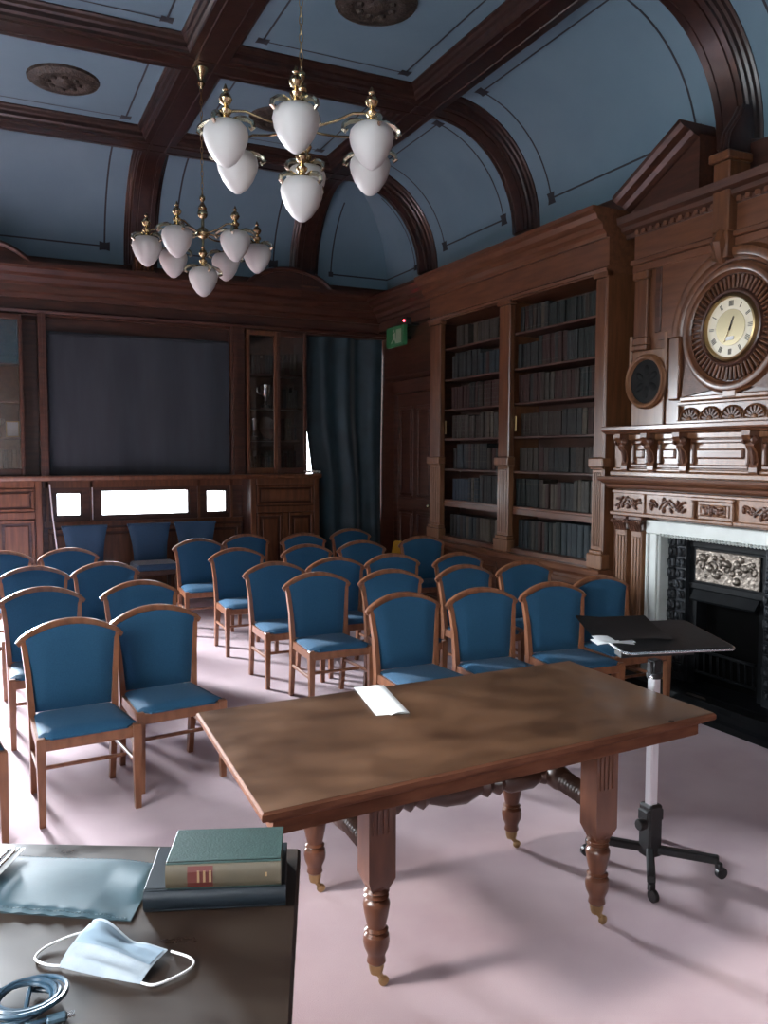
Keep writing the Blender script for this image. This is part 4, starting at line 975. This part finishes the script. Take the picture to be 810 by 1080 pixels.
# leather folder and clip
t = thing('leather_folder', 'soft blue-grey leather folder with creased corner on the desk', 'folder', (0, 0, 0))
FA, FB_, FC, FD = Vector((-.12, 1.895)), Vector((.238, 1.672)), Vector((.338, 1.885)), Vector((-.02, 2.10))
def ffold(u, v, dz=0):
    p = (FA*(1-u) + FB_*u)*(1-v) + (FD*(1-u) + FC*u)*v
    z = .772 + .004*math.sin(u*5)*math.sin(v*4) + .010*max(0, u-.78)/.22*math.sin(v*7 + u*4) + .0015*math.sin(u*60)*(1 if v < .08 else 0)
    e = min(u, 1-u, v*.6, (1-v)*.6); z -= .008*max(0, 1 - e/.03)
    return Vector((p.x, p.y, max(z, .763) + dz))
m = MB(); m.grid(lambda u, v: ffold(u, v), 44, 24); m.grid(lambda u, v: Vector((ffold(u, v).x, ffold(u, v).y, .7605)), 44, 24, True)
m.build('cover', 'leatherblue', t, smooth=True)
m = MB(); 
for (v0) in (.03, .97):
    for i in range(46): u = .02 + i*.021; a = ffold(u, v0, .001); b = ffold(u+.012, v0, .001); m.tube([a, b], .0011, 4)
m.build('stitching', 'leatherblue', t, kind='stuff')
t = thing('clip_pad', 'papers under a chrome clip at the left edge of the desk', 'clipboard', (0, 0, 0))
Tq = Matrix.Translation((-.005, 1.975, .782)) @ Matrix.Rotation(R(-27), 4, 'Z')
for k, mt in enumerate(('paper', 'papergrey', 'paper')): MB().box(-.20, .022-.012*k, -.10+.01*k, .10, .002*k, .0015+.002*k, Tq).build('sheet', mt, t)
m = MB(); m.tube([Tq @ Vector(p) for p in ((.012, -.06, .010), (.018, -.02, .016), (.018, .05, .016), (.010, .07, .012), (-.006, .065, .012), (-.01, -.05, .012))], .0042, 6, loop=True); m.build('clip_wire', 'chrome', t, smooth=True)
MB().cbox(-.03, .004, -.05, .06, .006, .016, .003, Tq).build('clip_plate', 'chrome', t)
# face mask
t = thing('face_mask', 'pale blue disposable face mask with white ear loops', 'face mask', (0, 0, 0))
MA, MBb, MC, MD = Vector((.096, 1.572)), Vector((.222, 1.458)), Vector((.285, 1.535)), Vector((.165, 1.655))
def fm(u, v):
    p = (MA*(1-u) + MBb*u)*(1-v) + (MD*(1-u) + MC*u)*v
    z = .764 + .022*math.sin(math.pi*min(1, v*1.05))**.8*(.6+.4*math.cos((u-.2)*3)) + .0035*math.sin(v*20)*math.sin(math.pi*u) + .010*max(0, v-.75)*4*(1-abs(u-.3)) - .012*math.exp(-((u-.55)/.12)**2)*max(0, v-.5)
    z += .030*math.exp(-((u-.12)/.25)**2)*max(0, v-.45)*1.6 + .004*(abs(math.sin(v*9.5))-.5)*math.sin(math.pi*u)
    return Vector((p.x, p.y, max(.762, z)))
m = MB(); m.grid(fm, 24, 24); m.grid(lambda u, v: fm(u, v) - Vector((0, 0, .0012)), 24, 24, True); m.build('cloth', 'maskw', t, smooth=True)
m = MB(); m.grid(lambda u, v: fm(.03 + .94*u, .40 + .56*v) + Vector((0, 0, .0012)), 20, 12); m.build('pleated_panel', 'maskb', t, smooth=True)
def spl(P, n=8):
    P = [Vector(p) for p in P]; out = []
    for i in range(len(P)-1):
        p0, p1, p2, p3 = P[max(i-1, 0)], P[i], P[i+1], P[min(i+2, len(P)-1)]
        for k in range(n):
            s = k/n; out.append(.5*((2*p1) + (p2-p0)*s + (2*p0-5*p1+4*p2-p3)*s*s + (3*p1-p0-3*p2+p3)*s**3))
    return out + [P[-1]]
MB().tube(spl([(.098, 1.573, .764), (.075, 1.588, .764), (.058, 1.618, .764), (.078, 1.645, .765), (.125, 1.655, .770), (.163, 1.653, .772)]), .0024, 6).build('ear_loop', 'white', t, smooth=True)
MB().tube(spl([(.224, 1.459, .764), (.245, 1.443, .764), (.288, 1.452, .764), (.318, 1.470, .764), (.318, 1.497, .764), (.290, 1.528, .766)]), .0024, 6).build('ear_loop', 'white', t, smooth=True)
# coiled cable
t = thing('coiled_cable', 'coiled dark blue cable with plug at the near left corner', 'cable', (.035, 1.475, .7605))
pts = []
for i in range(150):
    a = i*.22; k = i/150; r = .050 + .012*math.sin(a*.37) ; pts.append((r*math.cos(a)*1.05 + .006*math.sin(a*.21), r*math.sin(a)*.92, .006 + .026*abs(math.sin(a*.29)) * .8))
MB().tube(pts, .0042, 6).build('cord', 'cable', t, smooth=True)
pe = Vector(pts[-1])
MB().tube(spl([pts[-1], (pe.x*.6, pe.y*.9-.02, .02), (.0, -.055, .012), (.035, -.060, .012)]), .0042, 6).build('cord_end', 'cable', t, smooth=True)
pg = MB().cbox(.030, .062, -.068, -.052, .004, .016, .003).build('plug', 'plug', t)
MB().cbox(.062, .074, -.066, -.054, .007, .013, .001).build('plug_tip', 'chrome', pg)

# ================================================================ CHAIRS
def make_chair():
    t = thing('upholstered_chair', 'x', 'chair', (0, 0, 0))
    for s in (-1, 1):
        x, y = s*.215, -.20
        MB().loft([[Vector((x + sx*w_ - s*dx, y + sy*w_, z)) for sx, sy in ((-1, -1), (1, -1), (1, 1), (-1, 1))] for w_, dx, z in ((.014, 0, 0), (.0195, 0, .33), (.0195, 0, .408), (.015, 0, .414))]).build('front_leg', 'chairwood', t)
        P = [(s*.192, .245, 0), (s*.195, .215, .20), (s*.198, .195, .40), (s*.208, .205, .60), (s*.224, .228, .775)]
        wd = [(.014, .018), (.015, .021), (.016, .023), (.013, .018), (.013, .014)]
        MB().loft([[Vector((p[0]+sx*a, p[1]+sy*b, p[2])) for sx, sy in ((-1, -1), (1, -1), (1, 1), (-1, 1))] for p, (a, b) in zip(P, wd)]).build('back_post', 'chairwood', t, smooth=True)
        MB().cbox(s*.205-.009, s*.205+.009, -.19, .21, .215, .237, .004, Matrix.Rotation(s*.035, 4, 'Z') ).build('side_stretcher', 'chairwood', t)
    MB().cbox(-.195, .195, -.075, -.057, .217, .235, .004).build('cross_stretcher', 'chairwood', t)
    # crest rail
    fr = []
    for i in range(21):
        q = -1 + 2*i/20; x = q*.252; z = .848 - .085*abs(q)**2.1; y = .232 + .026*(1-q*q)
        if abs(q) > .93: z -= .004
        tg = Vector((.258, -.052*q, -.178*q)).normalized(); V = Vector((0, 1, 0)); U = tg.cross(V).normalized(); sc = 1 if abs(q) < .95 else .75
        fr.append((Vector((x, y, z)), U*sc, V*sc))
    MB().sweep([(.019, -.012), (.019, .012), (.012, .019), (-.012, .019), (-.017, .012), (-.017, -.012), (-.010, -.018), (.012, -.018)], fr).build('crest_rail', 'chairwood', t, smooth=True)
    def fback(u, v, off):
        q = -1 + 2*u; hw = .190 + (.216-.190)*v; zt = .840 - .085*abs(q*.83)**2.1; z = .42 + (zt-.42)*v; x = q*hw
        y = .198 + .012*max(0, (v-.2)) + .028*v*v*(1-q*q*.8) ; e = min(1, 6*min(u, 1-u, v*1.2, (1-v)*1.6 + .1)); return Vector((x, y + off*e, z))
    m = MB(); m.grid(lambda u, v: fback(u, v, -.022), 14, 12); m.grid(lambda u, v: fback(u, v, .016), 14, 12, True); m.build('back_pad', 'chairfab', t, smooth=True)
    def fseat(u, v, top):
        hw = .222 - .034*v; x = (-1+2*u)*hw; y = -.222 + .413*v; e = min(1, 7*min(u, 1-u, v, 1-v)); 
        if v < .12 and (u < .12 or u > .88): y += .03
        return Vector((x, y, (.404 + (.010 + .022*e**.6 + .008*math.sin(math.pi*u)*math.sin(math.pi*v) if top else 0))))
    m = MB(); m.grid(lambda u, v: fseat(u, v, 1), 16, 16); m.grid(lambda u, v: fseat(u, v, 0), 16, 16, True)
    for a, b in (((0, 0), (1, 0)), ((1, 0), (1, 1)), ((1, 1), (0, 1)), ((0, 1), (0, 0))):
        for i in range(16):
            u0, v0 = a[0]+(b[0]-a[0])*i/16, a[1]+(b[1]-a[1])*i/16; u1, v1 = a[0]+(b[0]-a[0])*(i+1)/16, a[1]+(b[1]-a[1])*(i+1)/16
            m.add([fseat(u0, v0, 0), fseat(u1, v1, 0), fseat(u1, v1, 1), fseat(u0, v0, 1)], [(0, 1, 2, 3)])
    m.build('seat', 'chairfab', t, smooth=True)
    m = MB(); m.cbox(-.205, .205, -.216, -.192, .352, .405, .004)
    for s in (-1, 1): m.poly([(s*.230, -.19, .352), (s*.206, -.19, .352), (s*.182, .20, .352), (s*.206, .20, .352)], (0, 0, .053))
    m.cbox(-.18, .18, .185, .207, .352, .405, .004); m.build('seat_rail', 'chairwood', t)
    return t
proto = make_chair()
K = 1.028
rightrows = [[(2.206, 4.33, 2), (2.705, 4.29, -2), (3.233, 4.29, -3), (3.715, 4.40, -1)],
             [(2.044, 5.34, 1), (2.558, 5.26, -3), (3.178, 5.25, 2), (3.690, 5.25, -3)],
             [(1.954, 5.985, 2), (2.472, 6.06, 0), (2.984, 6.10, -2), (3.529, 5.93, 3)],
             [(1.948, 7.02, 1), (2.606, 7.05, 2), (3.176, 7.15, -2), (3.895, 7.317, -6)],
             [(1.825, 7.944, 0), (2.379, 8.208, 2), (2.933, 8.07, -1), (3.60, 8.35, 4)]]
leftrows = [[(-.19, 4.20, 4), (.376, 4.33, 5), (.828, 4.53, 7)],
            [(.299, 5.43, 3), (.889, 5.45, 4)],
            [(.29, 6.457, 0), (.80, 6.51, 2)],
            [(.10, 7.595, 0), (.632, 7.61, 1)]]
ordw = ['front', 'second', 'third', 'fourth', 'last']; pos = ['aisle seat', 'second from the aisle', 'third from the aisle', 'fireplace side end']
first = True
def put(x, y, rz, label, group):
    global first
    x *= K; y *= K
    L = Vector((x, y - .245, 0))
    if first: o = proto; first = False; o.location = L; o.rotation_euler = (0, 0, R(rz)); o['label'] = label; o['group'] = group
    else: o = dup(proto, L, R(rz), label, group)
    return o
for ri, row in enumerate(rightrows):
    for ci, (x, y, rz) in enumerate(row):
        p = pos[ci] if not (ci == 3 and ri > 0) else 'bookcase side end'
        put(x, y, rz, 'blue chair with wooden crest, %s row right of the aisle, %s' % (ordw[ri], p), 'blue chairs right of the aisle')
for ri, row in enumerate(leftrows):
    for ci, (x, y, rz) in enumerate(reversed(row)):
        nm = ordw[ri] if ri < 3 else 'last'
        put(x, y, rz, 'blue chair with wooden crest, %s row left of the aisle, %s' % (nm, ['aisle seat', 'second from the aisle', 'cut by the left edge'][ci]), 'blue chairs left of the aisle')
# straight-topped chairs against the back window
def make_back_chair():
    t = thing('side_chair', 'x', 'chair', (0, 0, 0))
    def fk(u, v, off): q = -1+2*u; hw = .19 + .06*v*v; return Vector((q*hw, .20 + .07*v + off*min(1, 8*min(u, 1-u, v+.1, 1-v+.1)) + .015*(1-q*q), .42 + .45*v))
    m = MB(); m.grid(lambda u, v: fk(u, v, -.025), 12, 8); m.grid(lambda u, v: fk(u, v, .02), 12, 8, True)
    for i in range(12): m.add([fk(i/12, 1, -.025), fk((i+1)/12, 1, -.025), fk((i+1)/12, 1, .02), fk(i/12, 1, .02)], [(0, 1, 2, 3)])
    m.build('backrest', 'backfab', t, smooth=True)
    m = MB(); m.tube([fk(i/12, 1, 0) for i in range(13)], .016, 8); m.build('top_piping', 'backfab', t, smooth=True)
    m = MB(); m.cbox(-.24, .24, -.24, .22, .38, .455, .02); m.build('seat', 'backfab', t)
    m = MB(); m.cbox(-.23, .23, -.235, .20, .33, .385, .006); m.build('seat_rail', 'shelf_dark', t)
    for sx in (-1, 1):
        for y in (-.21, .19): MB().loft([[Vector((sx*.205 + a*w_, y + b*w_, z)) for a, b in ((-1, -1), (1, -1), (1, 1), (-1, 1))] for w_, z in ((.014, 0), (.022, .34))]).build('leg', 'shelf_dark', t)
    return t
bc = make_back_chair(); bc.location = (1.0, 9.72, 0)
tag(bc, 'dark straight-topped chair below the window, leftmost of three', 'chair', 'straight-topped chairs under the back window')
dup(bc, (1.73, 9.74, 0), R(2), 'dark straight-topped chair below the window, middle of three')
dup(bc, (2.26, 9.78, 0), R(-3), 'dark straight-topped chair below the window, rightmost of three')
